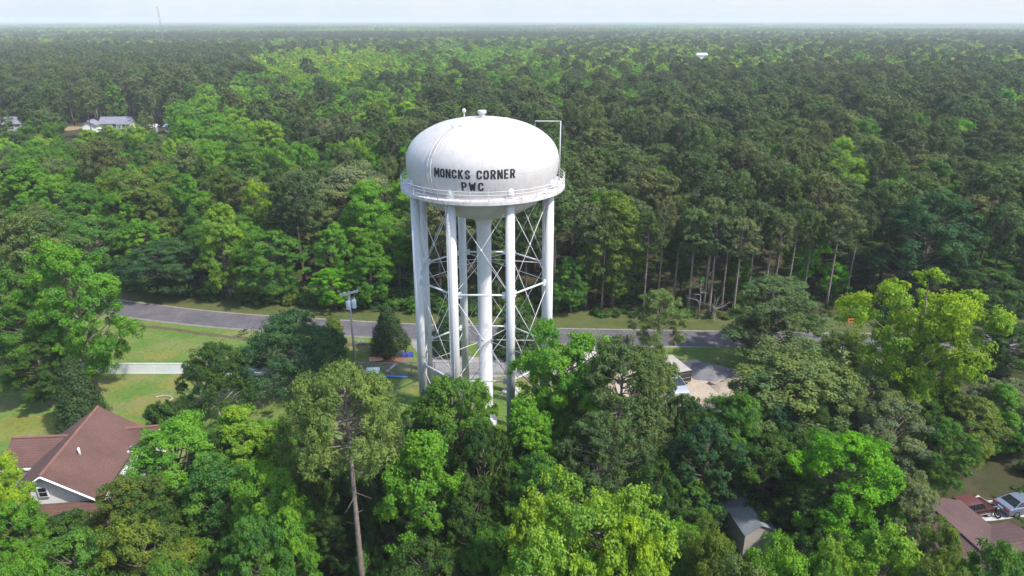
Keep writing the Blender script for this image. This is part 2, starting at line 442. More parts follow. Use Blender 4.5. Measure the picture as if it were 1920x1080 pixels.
# across the road, standing out from the woods
T('tall', 1158, 357, 93, 125, 'olive', 'tall light olive tree at the far roadside, right of the water tower', var=0)
T('tall', 405, 378, 96, 92, 'lime', 'lime green tree at the far roadside, above the lawn')
T('tall', 690, 455, 93, 90, 'bright', 'bright green tree at the far roadside above the utility pole')
T('round', 620, 500, 92, 80, 'vivid', 'vivid young tree at the far roadside, left of the utility pole')
T('round', 500, 430, 95, 130, 'mid', 'mid green tree at the far roadside, left of the bright tree above the pole')
T('round', 300, 450, 98, 170, 'bluedark', 'large shaded tree at the far roadside above the left lawn')
T('round', 1072, 480, 91, 80, 'mid', 'mid green tree at the far roadside just right of the tower')
T('tall', 1390, 470, 93, 62, 'mid', 'mid green young tree among the pine trunks at the far roadside')
T('spread', 1515, 395, 97, 90, 'vivid', 'vivid green tree among the pines above the large pine')
T('round', 1570, 490, 96, 60, 'vivid', 'small vivid tree left of the huge yellow-green crown')
T('round', 1600, 440, 104, 170, 'dark', 'dark broad tree in the woods above the huge yellow-green tree')
T('round', 1780, 400, 110, 170, 'dark', 'dark broad tree in the woods at the right')
T('round', 1765, 365, 112, 50, 'bright', 'small bright tree in the dark woods at the right')
# the pine wall with bare trunks at the right
rnd = random.Random(3)
for i, (px, pb, pt) in enumerate([(1205, 590, 395), (1232, 586, 372), (1262, 578, 402), (1288, 592, 386), (1318, 580, 365), (1327, 596, 398), (1352, 584, 380), (1372, 597, 405), (1398, 580, 372), (1430, 574, 388), (1444, 590, 396), (1472, 578, 370), (1502, 572, 392), (1548, 576, 380), (1585, 566, 372), (1128, 586, 392), (1098, 580, 378)]):
    x, y, _ = P(px, pb)
    z = Q(px, pt, y)[1]
    plant('tallpine', x, y, z, rnd.uniform(2.2, 3.2), ('pine', 'pinebrown', 'pinedark')[i % 3], 'slender pine with a bare trunk at the far roadside, right of the tower', group='slender pines at the far roadside')
N_NAMED = len(PLACED)

# ------------------------------------------------------------------ the woods across the road
ROADPTS = [(-260, 168), (-200, 142), (-120, 113), (-58.9, 92.9), (-42.3, 88.4), (-25, 85.9), (-9.4, 83.9), (5.7, 83.0), (27, 82.2), (38, 81.6), (60, 81.2), (120, 82), (220, 90)]
def road_y(x):
    for (a, b), (c, d) in zip(ROADPTS, ROADPTS[1:]):
        if a <= x <= c: return b+(d-b)*(x-a)/(c-a)
    return 1e9 if abs(x) < 220 else 90
# open ground that must stay open: (centre x, y, half x, half y) and what is seen from the air over the crowns in front: px box, ground distance
CLEAR = [(-156, 270, 10, 9), (-174, 274, 6, 6), (-195, 268, 7, 6), (-134, 264, 5, 4), (190, 730, 15, 14), (135, 190, 7, 7)]
KEEP = [((1150, 560, 1420, 660), 60), ((204, 205, 245, 233), 285), ((172, 194, 186, 226), 288), ((4, 232, 26, 244), 275), ((112, 236, 130, 246), 280), ((287, 240, 295, 245), 270), ((1308, 97, 1326, 104), 745)]
REG = [  # canopy regions as seen from the air: centre px, py, radii, share of broadleaf, tones that also paint in cloud shadow and sun patches
 (330, 400, 470, 190, .95, ('mid', 'bright', 'dark', 'bright', 'lime', 'bright', 'mid', 'grey', 'lime', 'olive')),
 (560, 200, 230, 65, .85, ('bright', 'lime', 'lime', 'mid', 'bright')),
 (590, 235, 80, 30, .9, ('silver', 'dark', 'grey')),
 (620, 320, 90, 35, .9, ('silver', 'grey', 'dark')),
 (640, 122, 180, 34, .96, ('yellow', 'lime', 'yellow', 'lime')),
 (900, 112, 160, 32, .88, ('bright', 'lime', 'lime')),
 (1100, 135, 150, 42, .9, ('lime', 'bright', 'bright', 'olive', 'yellow')),
 (1480, 100, 460, 34, .75, ('yellow', 'lime', 'yellow', 'bright', 'olive')),
 (1180, 170, 120, 20, .45, ('bright', 'mid')),
 (1565, 302, 62, 34, .85, ('vivid', 'bright', 'lime', 'mid')),
 (1700, 330, 40, 24, .7, ('bright', 'mid', 'lime')),
 (1470, 415, 44, 26, .7, ('bright', 'mid')),
 (1380, 250, 50, 16, .6, ('mid', 'bright')),
 (1240, 330, 34, 18, .7, ('olive', 'mid')),
 (1750, 235, 60, 14, .6, ('lime', 'mid', 'bright')),
 (1700, 480, 200, 100, .8, ('dark', 'dark', 'mid', 'bluedark')),
 (1900, 200, 40, 12, .9, ('lime', 'bright')),
 (1640, 275, 40, 26, .7, ('silver', 'grey', 'mid')),
]
def look(px, py, x, y):  # dark and light tone picks also imitate cloud shadow and sunlit patches
    p, tones = None, None
    for cx, cy, rx, ry, pb, tn in REG:
        e = ((px-cx)/rx)**2+((py-cy)/ry)**2
        if e < 1: p, tones = pb, tn
    if p is None:
        if py < 88:
            s = sin(x*.0021+y*.0037)+.8*sin(x*.0041-y*.0058+1.3)
            p, tones = (.85, ('lime', 'bright', 'olive', 'yellow')) if s > -.3 else (.4, ('mid', 'bright', 'olive'))
        elif py < 190 and px < 480: p, tones = .13, ('mid', 'bright', 'dark')
        elif px < 170 and py < 250: p, tones = .15, ('mid', 'dark', 'bright')
        elif px < 760: p, tones = .75, ('mid', 'bright', 'lime', 'dark', 'grey')
        elif py < 178: p, tones = (.72, ('lime', 'bright', 'olive', 'lime', 'mid')) if sin(x*.012+y*.009)+sin(x*.021-y*.017+2)+.6*sin(y*.031) > .15 else (.12, ('mid', 'bright', 'grey'))
        else: p, tones = .14, ('bright', 'mid', 'silver', 'grey', 'vivid')
    if rnd.random() < p: return 'b', rnd.choice(tones)
    return 'p', rnd.choice(('pine', 'pine', 'pinebrown', 'pinedark') if px > 700 else ('pine', 'pinedark', 'pinebrown'))
def blocked(x, y, h, r):
    if abs(y-road_y(x)) < 7.5 and abs(x) < 300: return True
    for cx, cy, a, b in CLEAR:
        if abs(x-cx) < a+r*.5 and abs(y-cy) < b+r*.5: return True
    px, pt, dp = proj(x, y, h)
    pr = r*.8*FOC/dp
    pb = proj(x, y, 0)[1]
    for (a, b, c, d), dist in KEEP:
        if y < dist and px+pr > a and px-pr < c and pt < d-1 and pb > b: return True
    return False
rnd = random.Random(21)
WOODS = []; GRID = {}
y = 88.
while y < 1700:
    s = 5.0 if y < 240 else 5.8 if y < 500 else 7.6 if y < 900 else 9.5
    hw = y*.98+14
    x = -hw+rnd.random()*s
    while x < hw:
        xx, yy = x+rnd.uniform(-.4, .4)*s, y+rnd.uniform(-.4, .4)*s
        x += s
        if yy < road_y(xx)+8.5: continue
        px, py, dp = proj(xx, yy, 13)
        if px < -280 or px > 2200: continue
        k, tone = look(px, py, xx, yy)
        edge = yy < road_y(xx)+17
        big = rnd.random()
        if k == 'b':
            r = rnd.uniform(3., 4.6) if rnd.random() < .55 else rnd.uniform(4.6, 7.); h = rnd.uniform(9.5, 13.5)+r*.65*(.9 if px < 760 else 1)
            kind = rnd.choice(('round', 'round', 'round', 'tall', 'spread'))
            if kind == 'tall': r *= .8
            if px < 760 and edge: h *= .8
        else:
            r = rnd.uniform(3.2, 5.3); h = rnd.uniform(13., 20.)
            kind = 'pine'
        if blocked(xx, yy, h, r): continue
        if any((xx-a)**2+(yy-b)**2 < (.5*(r+c))**2 for a, b, c, _ in PLACED if b > 84): continue
        if yy < 520:
            gi, gj = int(xx//8), int(yy//8); f_ = .60 if k == 'b' else .54
            if any((xx-a)**2+(yy-b_)**2 < (f_*(r+c_))**2 for p_ in (-1, 0, 1) for q_ in (-1, 0, 1) for a, b_, c_ in GRID.get((gi+p_, gj+q_), ())): continue
            GRID.setdefault((gi, gj), []).append((xx, yy, r))
        WOODS.append((yy, xx, kind, tone, h, r, px, py))
    y += s
WOODS.sort()
# the nearest of them, the ones that show largest, are objects; the rest is one wood
NB = NP = 0; REST = []
def zone(px, py, yy, xx):
    side = ('far left' if px < 260 else 'left of the tower' if px < 740 else 'behind the tower' if px < 1080 else 'right of the tower' if px < 1420 else 'well right of the tower' if px < 1700 else 'far right')
    dr = yy-road_y(xx)
    row = ('at the far roadside,' if dr < 19 else 'a few rows behind the road,' if dr < 40 else 'mid-way into the woods,' if dr < 75 else 'deep in the woods,')
    return row+' '+side
for w in WOODS:
    yy, xx, kind, tone, h, r, px, py = w
    vis = -20 < px < 1940
    if kind == 'pine' and NP < 215 and vis:
        NP += 1; nm = 'pine'
    elif kind != 'pine' and NB < 205 and vis:
        NB += 1; nm = {'round': 'rounded broadleaf tree', 'tall': 'narrow tree', 'spread': 'open-crowned tree'}[kind]
    else: REST.append(w); continue
    sz = ('tall ' if h > 16.5 else '') if kind == 'pine' else ('large ' if r > 4.1 else '')
    z_ = zone(px, py, yy, xx)
    lab = sz+WORD[tone]+' '+nm+' '+z_
    kw = {}
    plant(kind, xx, yy, h, r, tone, lab, group=('pines' if kind == 'pine' else 'broadleaf trees')+' '+z_)
# one dead snag and a fallen one at the roadside
def snag(x, y, h, label, seed, fallen=False):
    rg = random.Random(seed); root = empty('dead_tree', (x, y, 0), 0, label, 'dead tree')
    mb = MB(); mb.tube([(0, 0, 0), (.1, 0, h*.5), (-.05, .1, h)], [.13, .09, .03], 6); mb.build('trunk', M['deadwood'], root, True)
    br = MB()
    for i in range(12):
        z = h*(.35+.6*rg.random()); a = rg.random()*6.28; l = rg.uniform(.7, 2.)
        p = np.array((0, 0, z)); q = p+np.array((cos(a)*l, sin(a)*l, rg.uniform(-.2, .8)))
        br.tube([p, (p+q)/2+np.array((0, 0, .1)), q], [.05, .035, .012], 4)
        e = q+np.array((rg.uniform(-.5, .5), rg.uniform(-.5, .5), rg.uniform(.1, .6))); br.tube([(p+q)/2, e], [.03, .01], 4)
    br.build('branches', M['deadwood'], root)
    if fallen: root.rotation_euler[0] = .9
sx, sy, _ = P(1308, 598); snag(sx, sy, 6.0, 'bare grey dead tree standing at the far roadside in front of the pine trunks', 1)
sx, sy, _ = P(1330, 590); snag(sx, sy, 3.6, 'leaning dead tree with spreading bare branches at the far roadside', 5, True)
# low growth that fills the ground of the near wood
rnd = random.Random(5)
FILL = []
VIS = [(205, 560, 460, 705), (120, 690, 515, 745), (0, 770, 310, 935), (420, 560, 960, 760), (1020, 610, 1420, 665), (1110, 640, 1385, 740), (1735, 868, 1920, 1000), (1368, 950, 1462, 1036), (780, 380, 1030, 780), (596, 865, 668, 1085)]
n_try = 0
while n_try < 900 and len(FILL) < 95:
    n_try += 1
    yy = rnd.uniform(27, 60); xx = rnd.uniform(-.82, .82)*(yy*.93+12)
    h = rnd.uniform(4.5, 9.5); r = rnd.uniform(1.7, 3.)
    px, pt, dp = proj(xx, yy, h); pr = r*FOC/dp; pb = proj(xx, yy, 0)[1]
    if any(px+pr > a and px-pr < c and pb > b and pt < d for a, b, c, d in VIS): continue
    if any((xx-a)**2+(yy-b)**2 < (.5*(r+min(c, 3)))**2 for a, b, c in FILL): continue
    if xx < -30 and 43 < yy < 58: continue
    if 17 < xx < 22 and 41 < yy < 49: continue
    if xx > 32 and 38 < yy < 50: continue
    if pt > 1085: continue
    FILL.append((xx, yy, r))
    side = 'left of the long bare trunk' if px < 620 else 'below the water tower' if px < 1000 else 'around the shed' if px < 1500 else 'below the huge yellow-green tree'
    tn = rnd.choice(('dark', 'mid', 'dark', 'bluedark', 'mid', 'bright'))
    plant('round' if rnd.random() < .7 else 'tall', xx, yy, h, r, tn, 'low '+WORD[tn]+' undergrowth tree in the near wood '+side, group='undergrowth trees in the near wood '+side)

# ------------------------------------------------------------------ the wood beyond, as one mass
def light(kind, data):
    V, var, mb = data
    me = quads_mesh(kind, V, var, [M['needle'] if kind == 'pine' else M['leaf'], M['pinelimb'] if kind == 'pine' else M['bark']], mb)
    o = bpy.data.objects.new('x', me); return o, float(V[:, :, 2].max()), float(np.percentile(np.hypot(V[:, 0, 0], V[:, 0, 1]), 97))
LIGHT = []   # medium: 0-5, light: 6-9, groves: 10-12
for s in range(3): LIGHT.append(light('round', make_broad(110+s, 15, 2.6, 4.6, 'round' if s < 2 else 'tall', 50, 1.2, 9, 14, .55, .38)))
for s in range(3): LIGHT.append(light('pine', make_pine(120+s, npf=48, tufts=8, nn=14, L=.46, W=.22, rp=1.0)))
for s in range(2): LIGHT.append(light('round', make_broad(130+s, 15, 3, 4.7, 'round', 30, 1.5, 6, 9, 1.0, .72, wood=False)))
for s in range(2): LIGHT.append(light('pine', make_pine(140+s, npf=28, tufts=5, nn=10, L=.85, W=.5, rp=1.15)))
def grove(seed, pine):
    rng = np.random.default_rng(seed); Vs, vr = [], []; S = 62.
    for i in range(150):
        c = np.array((rng.uniform(-S, S), rng.uniform(-S, S), 0)); h = rng.uniform(10, 17); r = rng.uniform(3.8, 6.)
        d = unit(rng.normal(size=(30, 3))+np.array((0, 0, .5)))
        pts = c+np.array((0, 0, h-r))+d*r*(.75+.35*rng.random((30, 1)))
        Vs.append(leaves(rng, pts, d+np.array((0, 0, .3)), 2.6, 2.2, .5)); b = rng.random()
        vr.append(np.clip(.5+(b-.5)*.9+(rng.random(30)-.5)*.4, 0, 1))
    o = bpy.data.objects.new('x', quads_mesh('grove', np.concatenate(Vs), np.concatenate(vr), [M['needle'] if pine else M['leaf']])); return o, 16., S
for s in range(3): LIGHT.append(grove(150+s, s == 1))
shr = [light('round', make_broad(160+s, 2.4, .1, 1.5, 'dome', 14, .6, 7, 14, .3, .2, .2, trunk=.05, wood=False)) for s in range(2)]
LIGHT += shr
tc = bpy.data.collections.new('foliage_models')
for i, (o, _, _) in enumerate(LIGHT):
    o.name = 'foliage_%02d' % i; tc.objects.link(o)
def mass(name, pts, label):
    """pts: (x, y, z, index, rot, sx, sz, (r,g,b)) -> one mesh of points that carries the copies"""
    n = len(pts); me = bpy.data.meshes.new(name); me.vertices.add(n)
    me.vertices.foreach_set('co', np.array([p[:3] for p in pts], np.float32).ravel())
    me.attributes.new('idx', 'INT', 'POINT').data.foreach_set('value', np.array([p[3] for p in pts], np.int32))
    me.attributes.new('rot', 'FLOAT_VECTOR', 'POINT').data.foreach_set('vector', np.array([(0, 0, p[4]) for p in pts], np.float32).ravel())
    me.attributes.new('scl', 'FLOAT_VECTOR', 'POINT').data.foreach_set('vector', np.array([(p[5], p[5], p[6]) for p in pts], np.float32).ravel())
    me.attributes.new('tint', 'FLOAT_COLOR', 'POINT').data.foreach_set('color', np.array([(*p[7], 1) for p in pts], np.float32).ravel())
    o = bpy.data.objects.new(name, me); COL.objects.link(o)
    g = bpy.data.node_groups.new(name, 'GeometryNodeTree'); g.is_modifier = True
    g.interface.new_socket('Geometry', in_out='INPUT', socket_type='NodeSocketGeometry'); g.interface.new_socket('Geometry', in_out='OUTPUT', socket_type='NodeSocketGeometry')
    gi = g.nodes.new('NodeGroupInput'); go = g.nodes.new('NodeGroupOutput'); ip = g.nodes.new('GeometryNodeInstanceOnPoints'); ci = g.nodes.new('GeometryNodeCollectionInfo')
    ci.inputs['Collection'].default_value = tc; ci.inputs['Separate Children'].default_value = True; ci.inputs['Reset Children'].default_value = True
    ip.inputs['Pick Instance'].default_value = True
    def na(nm, ty):
        a = g.nodes.new('GeometryNodeInputNamedAttribute'); a.data_type = ty; a.inputs['Name'].default_value = nm; return a.outputs['Attribute']
    e2r = g.nodes.new('FunctionNodeEulerToRotation'); L = g.links.new
    L(gi.outputs[0], ip.inputs['Points']); L(ci.outputs[0], ip.inputs['Instance']); L(na('idx', 'INT'), ip.inputs['Instance Index'])
    L(na('rot', 'FLOAT_VECTOR'), e2r.inputs[0]); L(e2r.outputs[0], ip.inputs['Rotation']); L(na('scl', 'FLOAT_VECTOR'), ip.inputs['Scale'])
    L(ip.outputs[0], go.inputs[0])
    o.modifiers.new('copies', 'NODES').node_group = g
    return tag(o, label, None, None, 'stuff')
rnd = random.Random(33)
pts = []
for yy, xx, kind, tone, h, r, px, py in REST:
    far = yy > 420
    i = rnd.choice((8, 9) if far else (3, 4, 5)) if kind == 'pine' else rnd.choice((6, 7) if far else (0, 1, 2))
    k = 1.22 if yy > 900 else 1.08 if far else 1
    pts.append((xx, yy, 0, i, rnd.uniform(0, 6.28), r*k/LIGHT[i][2], h/LIGHT[i][1], tint(tone, .16)))
y = 1690.
while y < 11500:
    s = 104. if y < 4000 else 150.
    hw = y*.98+60; x = -hw+rnd.random()*s
    while x < hw:
        px, py, _ = proj(x, y, 13)
        b = sin(x*.0009+y*.0021)+.9*sin(x*.0017-y*.0031+1.3)+.7*sin(y*.0052+x*.0006)
        if b > 1.2 and y > 2300: x += s; continue          # fields between the woods
        i = 11 if b < -.35 else rnd.choice((10, 12))
        t = rnd.choice(('pine', 'pinedark', 'mid')) if b < -.35 else rnd.choice(('lime', 'bright', 'olive', 'mid'))
        pts.append((x+rnd.uniform(-20, 20), y+rnd.uniform(-20, 20), rnd.uniform(-2, 0), i, rnd.choice((0, pi/2, pi, -pi/2)), s/104*1.04, rnd.uniform(.7, 1.35), tint(t, .2)))
        x += s
    y += s*.9
mass('forest', pts, 'mixed pine and broadleaf forest running back to the horizon')
pts = []
x = -120.
while x < 125:
    for k in range(8 if x > 6 else 6):
        yy = road_y(x)+6.6+rnd.random()**1.5*(34 if x > 6 and k > 2 else 9); i = rnd.choice((13, 14)); f = rnd.uniform(.35, 1.)*(1 if x < 8 else .5)
        pts.append((x+rnd.uniform(-1, 1), yy, 0, i, rnd.uniform(0, 6.28), f, f*rnd.uniform(.6, 1.1), tint(rnd.choice(('dark', 'mid', 'mid', 'olive', 'bluedark')), .2)))
    x += 1.1
for _ in range(700):
    yy = rnd.uniform(26, 60); xx = rnd.uniform(-1, 1)*(yy*.8+8); i = rnd.choice((13, 14)); f = rnd.uniform(.35, .9)
    px, pt, dp = proj(xx, yy, 1.5)
    if any(a-15 < px < c+15 and b-15 < pt < d+25 for a, b, c, d in VIS) or xx < -25 and yy > 42: continue
    pts.append((xx, yy, 0, i, rnd.uniform(0, 6.28), f, f, tint(rnd.choice(('dark', 'mid', 'dark', 'bluedark')), .2)))
mass('undergrowth', pts, 'low weeds and brush along the far roadside and under the trees')
# ------------------------------------------------------------------ ground
def ground_mat():
    m, nt, b = mat('forest_ground'); p = pos(nt)
    c = ramp(nt, noise(nt, .12, 6, .65, p), [(.3, (.030, .038, .016)), (.5, (.055, .058, .024)), (.7, (.085, .066, .040))])
    c2 = ramp(nt, noise(nt, 1.3, 5, .7, p), [(.3, (.6, .6, .6)), (.7, (1.3, 1.25, 1.2))])
    near = mixc(nt, 1., c, c2, 'MULTIPLY')
    far = ramp(nt, noise(nt, .0016, 3, .6, p), [(.4, (.07, .12, .035)), (.6, (.14, .18, .06))])
    sx = N(nt, 'ShaderNodeSeparateXYZ'); nt.links.new(p, sx.inputs[0])
    mr = N(nt, 'ShaderNodeMapRange'); mr.inputs[1].default_value = 1500; mr.inputs[2].default_value = 2300; nt.links.new(sx.outputs[1], mr.inputs[0])
    nt.links.new(mixc(nt, mr.outputs[0], near, far), b.inputs['Base Color']); b.inputs['Roughness'].default_value = .95; b.inputs['Specular IOR Level'].default_value = .1
    return m
def lawn_mat(name, dry=0.):
    m, nt, b = mat(name); p = pos(nt)
    g = ramp(nt, noise(nt, .22, 6, .62, p), [(.26, (.070+dry*.06, .145, .022)), (.44, (.105+dry*.05, .175, .034)), (.56, (.15+dry*.03, .185, .052)), (.68, (.19, .17, .08)), (.8, (.21, .16, .095))])
    s = ramp(nt, noise(nt, 2.4, 6, .75, p), [(.25, (.52, .58, .5)), (.5, (1, 1, 1)), (.78, (1.35, 1.28, 1.2))])
    nt.links.new(mixc(nt, 1., g, s, 'MULTIPLY'), b.inputs['Base Color']); b.inputs['Roughness'].default_value = .9; b.inputs['Specular IOR Level'].default_value = .15
    bn = N(nt, 'ShaderNodeBump'); bn.inputs['Strength'].default_value = .7; bn.inputs['Distance'].default_value = .12
    nt.links.new(noise(nt, 5, 5, .7, p), bn.inputs['Height']); nt.links.new(bn.outputs[0], b.inputs['Normal'])
    return m
def patch_mat(name, a, b_, c_, sc1, sc2=4., rough=.9):
    m, nt, b = mat(name); p = pos(nt)
    g = ramp(nt, noise(nt, sc1, 6, .65, p), [(.3, a), (.52, b_), (.72, c_)])
    s = ramp(nt, noise(nt, sc2, 6, .75, p), [(.25, (.72, .72, .72)), (.75, (1.22, 1.22, 1.22))])
    nt.links.new(mixc(nt, 1., g, s, 'MULTIPLY'), b.inputs['Base Color']); b.inputs['Roughness'].default_value = rough; b.inputs['Specular IOR Level'].default_value = .2
    return m
gx = sorted(set([-12500, -6000, -2500, -1000]+list(range(-400, 401, 40))+[1000, 2500, 6000, 12500]))
gy = sorted(set([-500, -200]+list(range(-80, 401, 40))+[700, 1200, 2200, 4000, 7000, 12400]))
mb = MB(); vs = [(a, b, 0) for b in gy for a in gx]; nx = len(gx)
mb.add(vs, [(j*nx+i, j*nx+i+1, (j+1)*nx+i+1, (j+1)*nx+i) for j in range(len(gy)-1) for i in range(nx-1)])
tag(mb.build('ground', ground_mat()), 'forest floor', kind='structure')
def wobble(poly, step=1.2, amp=.35, seed=1):
    rg = random.Random(seed); out = []
    n = len(poly)
    for i in range(n):
        a, b = poly[i], poly[(i+1) % n]; d = math.hypot(b[0]-a[0], b[1]-a[1]); k = max(1, int(d/step))
        for j in range(k):
            t = j/k; out.append((a[0]+(b[0]-a[0])*t+rg.uniform(-amp, amp), a[1]+(b[1]-a[1])*t+rg.uniform(-amp, amp)))
    return out
def sheet(name, poly, z, m, label=None, wob=0., seed=1):
    import mathutils.geometry as mg
    if wob: poly = wobble(poly, 1.1, wob, seed)
    v3 = [__import__('mathutils').Vector((x, y, 0)) for x, y in poly]
    tri = mg.tessellate_polygon([v3])
    mb = MB()
    fs = []
    for t in tri:
        a, b, c = (poly[i] for i in t)
        cr = (b[0]-a[0])*(c[1]-a[1])-(b[1]-a[1])*(c[0]-a[0])
        fs.append(t if cr > 0 else t[::-1])
    mb.add([(x, y, z) for x, y in poly], fs)
    return tag(mb.build(name, m), label, kind='structure')
def G(*pp): return [P(a, b)[:2] for a, b in pp]
LAWN = lawn_mat('lawn_grass'); DRY = lawn_mat('dry_grass', 1.)
rx = [i*4-140 for i in range(71)]
sheet('lawn', [(-75, 38)]+[(-21, 38), (-22, 47), (-18, 52), (14, 55), (33, 62), (46, 68)]+[(x, road_y(x)-2.4) for x in range(46, -76, -4)], .02, LAWN, 'mown lawn in front of the road')
sheet('verge', [(x, road_y(x)+1.4) for x in range(-120, 100, 3)]+[(x, road_y(x)+8.2+rnd.uniform(-.9, .9)) for x in range(99, -121, -1)], .012, patch_mat('verge_grass', (.055, .075, .02), (.085, .105, .03), (.12, .095, .05), .35, 3.), 'grass verge across the road')
AS = patch_mat('asphalt', (.09, .084, .09), (.118, .11, .118), (.155, .146, .15), .3, 2.5, .85)
def strip(name, offa, offb, z, m, label, x0=-200, x1=200, step=2.):
    mb = MB(); xs = np.arange(x0, x1+.1, step); vs = []
    for x in xs:
        s = (road_y(x+3)-road_y(x-3))/6; k = sqrt(1+s*s); nrm = (-s/k, 1/k); yv = np.mean([road_y(x+d) for d in (-6, -3, 0, 3, 6)])
        for o in (offa, offb): vs.append((x+nrm[0]*o, yv+nrm[1]*o, z))
    mb.add(vs, [(2*i, 2*i+2, 2*i+3, 2*i+1) for i in range(len(xs)-1)])
    return tag(mb.build(name, m), label, kind='structure')
strip('road', -2.45, 2.35, .045, AS, 'grey asphalt road')
LINE = patch_mat('worn_white_paint', (.30, .29, .29), (.5, .49, .48), (.62, .6, .58), .8, 6.)
strip('road_shoulder', -2.75, -2.3, .05, patch_mat('sandy_shoulder', (.17, .15, .13), (.24, .22, .19), (.13, .13, .08), .8, 6.), 'sandy edge of the road', -90, 10)
strip('road_shoulder', 2.25, 2.6, .05, patch_mat('gravel_edge', (.20, .18, .16), (.26, .23, .2), (.12, .12, .07), .9, 6.), 'gravelly far edge of the road', -90, 90)
SAND = patch_mat('sand', (.36, .285, .215), (.42, .345, .275), (.30, .235, .175), .3, 3.)
CONC = patch_mat('concrete_apron', (.42, .38, .35), (.50, .46, .42), (.36, .32, .30), .35, 3.)
GRAV = patch_mat('driveway_gravel', (.22, .21, .205), (.28, .265, .255), (.33, .30, .27), .4, 3.)
STRAW = patch_mat('pine_straw', (.19, .085, .05), (.25, .12, .075), (.15, .075, .05), .6, 3.)
DIRT = patch_mat('ditch_soil', (.075, .055, .035), (.12, .09, .055), (.06, .075, .03), .5, 3.)
sheet('driveway', G((768, 636), (846, 638), (872, 668), (1005, 676), (1070, 690), (1060, 712), (960, 705), (860, 712), (806, 700), (786, 672)), .035, GRAV, 'grey gravel driveway behind the water tower', .15, 3)
sheet('concrete_apron', G((1095, 641), (1200, 643), (1185, 668), (1150, 700), (1060, 720), (1062, 690), (1090, 676)), .04, CONC, 'pale concrete apron at the road', .15, 4)
sheet('kerb_strip', G((1195, 645), (1420, 647), (1420, 651), (1190, 652)), .038, GRAV, 'pale concrete strip along the road')
sheet('sand_lot', G((1100, 690), (1180, 678), (1255, 676), (1300, 672), (1345, 690), (1420, 700), (1440, 745), (1380, 790), (1240, 780), (1150, 740)), .03, SAND, 'sandy lot with heaps', .4, 5)
sheet('pine_straw_bed', G((688, 664), (735, 655), (770, 662), (768, 676), (720, 684), (690, 678)), .032, STRAW, 'brown pine straw under the cedar', .3, 6)
sheet('pine_straw_bed', G((800, 668), (870, 672), (940, 664), (1010, 664), (1022, 680), (940, 684)), .033, STRAW, 'brown pine straw behind the tower', .3, 7)
sheet('ditch', G((150, 596), (228, 604), (330, 616), (430, 630), (560, 640), (692, 643), (705, 647), (640, 650), (540, 648), (428, 635), (330, 621), (228, 608), (150, 600)), .03, DIRT, 'dark ditch line across the lawn', .18, 8)
sheet('bare_ground', G((600, 676), (800, 676), (800, 712), (600, 712)), .027, patch_mat('bare_soil', (.16, .14, .09), (.13, .15, .05), (.22, .19, .14), .5, 3.), 'scuffed ground along the chain-link fence', .4, 9)
sheet('bare_ground', G((250, 740), (340, 742), (360, 770), (240, 776)), .027, DRY, 'dry patch of grass', .5, 10)
for i, (a, b, w) in enumerate([(225, 800, 26), (205, 725, 30), (300, 665, 30), (35, 800, 50), (330, 722, 30), (800, 735, 30), (855, 725, 24)]):
    x, y_, _ = P(a, b); rr = w*.05
    sheet('bare_ground', [(x+rr*1.5*cos(k*.5), y_+rr*sin(k*.5)) for k in range(12)], .028+.001*i, DRY, 'dry patch in the lawn', .5, 20+i)
sheet('yard', [(24, 55), (30, 44), (33, 39), (60, 34), (75, 60), (45, 64)], .018, patch_mat('bare_yard', (.06, .05, .024), (.042, .048, .016), (.085, .064, .042), .22, 2.5), 'patchy brown yard beside the parked cars', .6, 11)
sheet('concrete_drive', G((1800, 950), (1835, 928), (1852, 940), (1990, 925), (2100, 930), (2100, 950), (1822, 981)), .035, patch_mat('concrete_drive', (.40, .37, .36), (.47, .44, .42), (.32, .29, .27), .5, 3.), 'pale concrete driveway under the parked cars', .1, 12)
sheet('clearing', [(-180, 266), (-170, 267), (-168, 278), (-179, 278)], .02, patch_mat('clearing_soil', (.24, .17, .09), (.30, .21, .12), (.2, .17, .07), .2), 'brown clearing by the distant house', .6, 13)
sheet('clearing', [(-163, 260), (-146, 260), (-146, 280), (-163, 280)], .022, DRY, 'yard of the distant house', .6, 14)

# ------------------------------------------------------------------ water tower
def paint_mat():
    m, nt, b = mat('white_tank_paint'); p = objc(nt)
    mp = N(nt, 'ShaderNodeMapping'); mp.inputs['Scale'].default_value = (1, 1, .12); nt.links.new(p, mp.inputs[0])
    st = ramp(nt, noise(nt, 2.2, 6, .7, mp.outputs[0]), [(.3, (.49, .462, .44)), (.48, (.54, .514, .493)), (.62, (.56, .532, .511)), (.8, (.512, .484, .463))])
    sp = ramp(nt, noise(nt, 1.2, 5, .7, p), [(.28, (.91, .895, .88)), (.6, (1, 1, 1))])
    sx = N(nt, 'ShaderNodeSeparateXYZ'); nt.links.new(p, sx.inputs[0])
    nt.links.new(mixc(nt, 1., st, sp, 'MULTIPLY'), b.inputs['Base Color']); b.inputs['Roughness'].default_value = .38; b.inputs['Specular IOR Level'].default_value = .4
    return m
def leg_mat(name, rust, lo=.62):
    m, nt, b = mat(name); p = objc(nt)
    mp = N(nt, 'ShaderNodeMapping'); mp.inputs['Scale'].default_value = (3, 3, .25); nt.links.new(p, mp.inputs[0])
    a = ramp(nt, noise(nt, 1.5, 6, .7, mp.outputs[0]), [(.3, (.52, .51, .50)), (.6, (.62, .61, .60)), (.78, (.56, .54, .52))])
    k = ramp(nt, noise(nt, 2.6, 6, .75, p), [(lo, (0, 0, 0)), (lo+.16, (rust, rust, rust))])
    nt.links.new(mixc(nt, k, a, (.42, .30, .24)), b.inputs['Base Color']); b.inputs['Roughness'].default_value = .5
    return m
TP, LP, RP = paint_mat(), leg_mat('white_steel_paint', .25), leg_mat('weathered_steel_paint', .7)
BLK = simple('black_lettering', (.012, .012, .016), .5, 0, .2, 4)
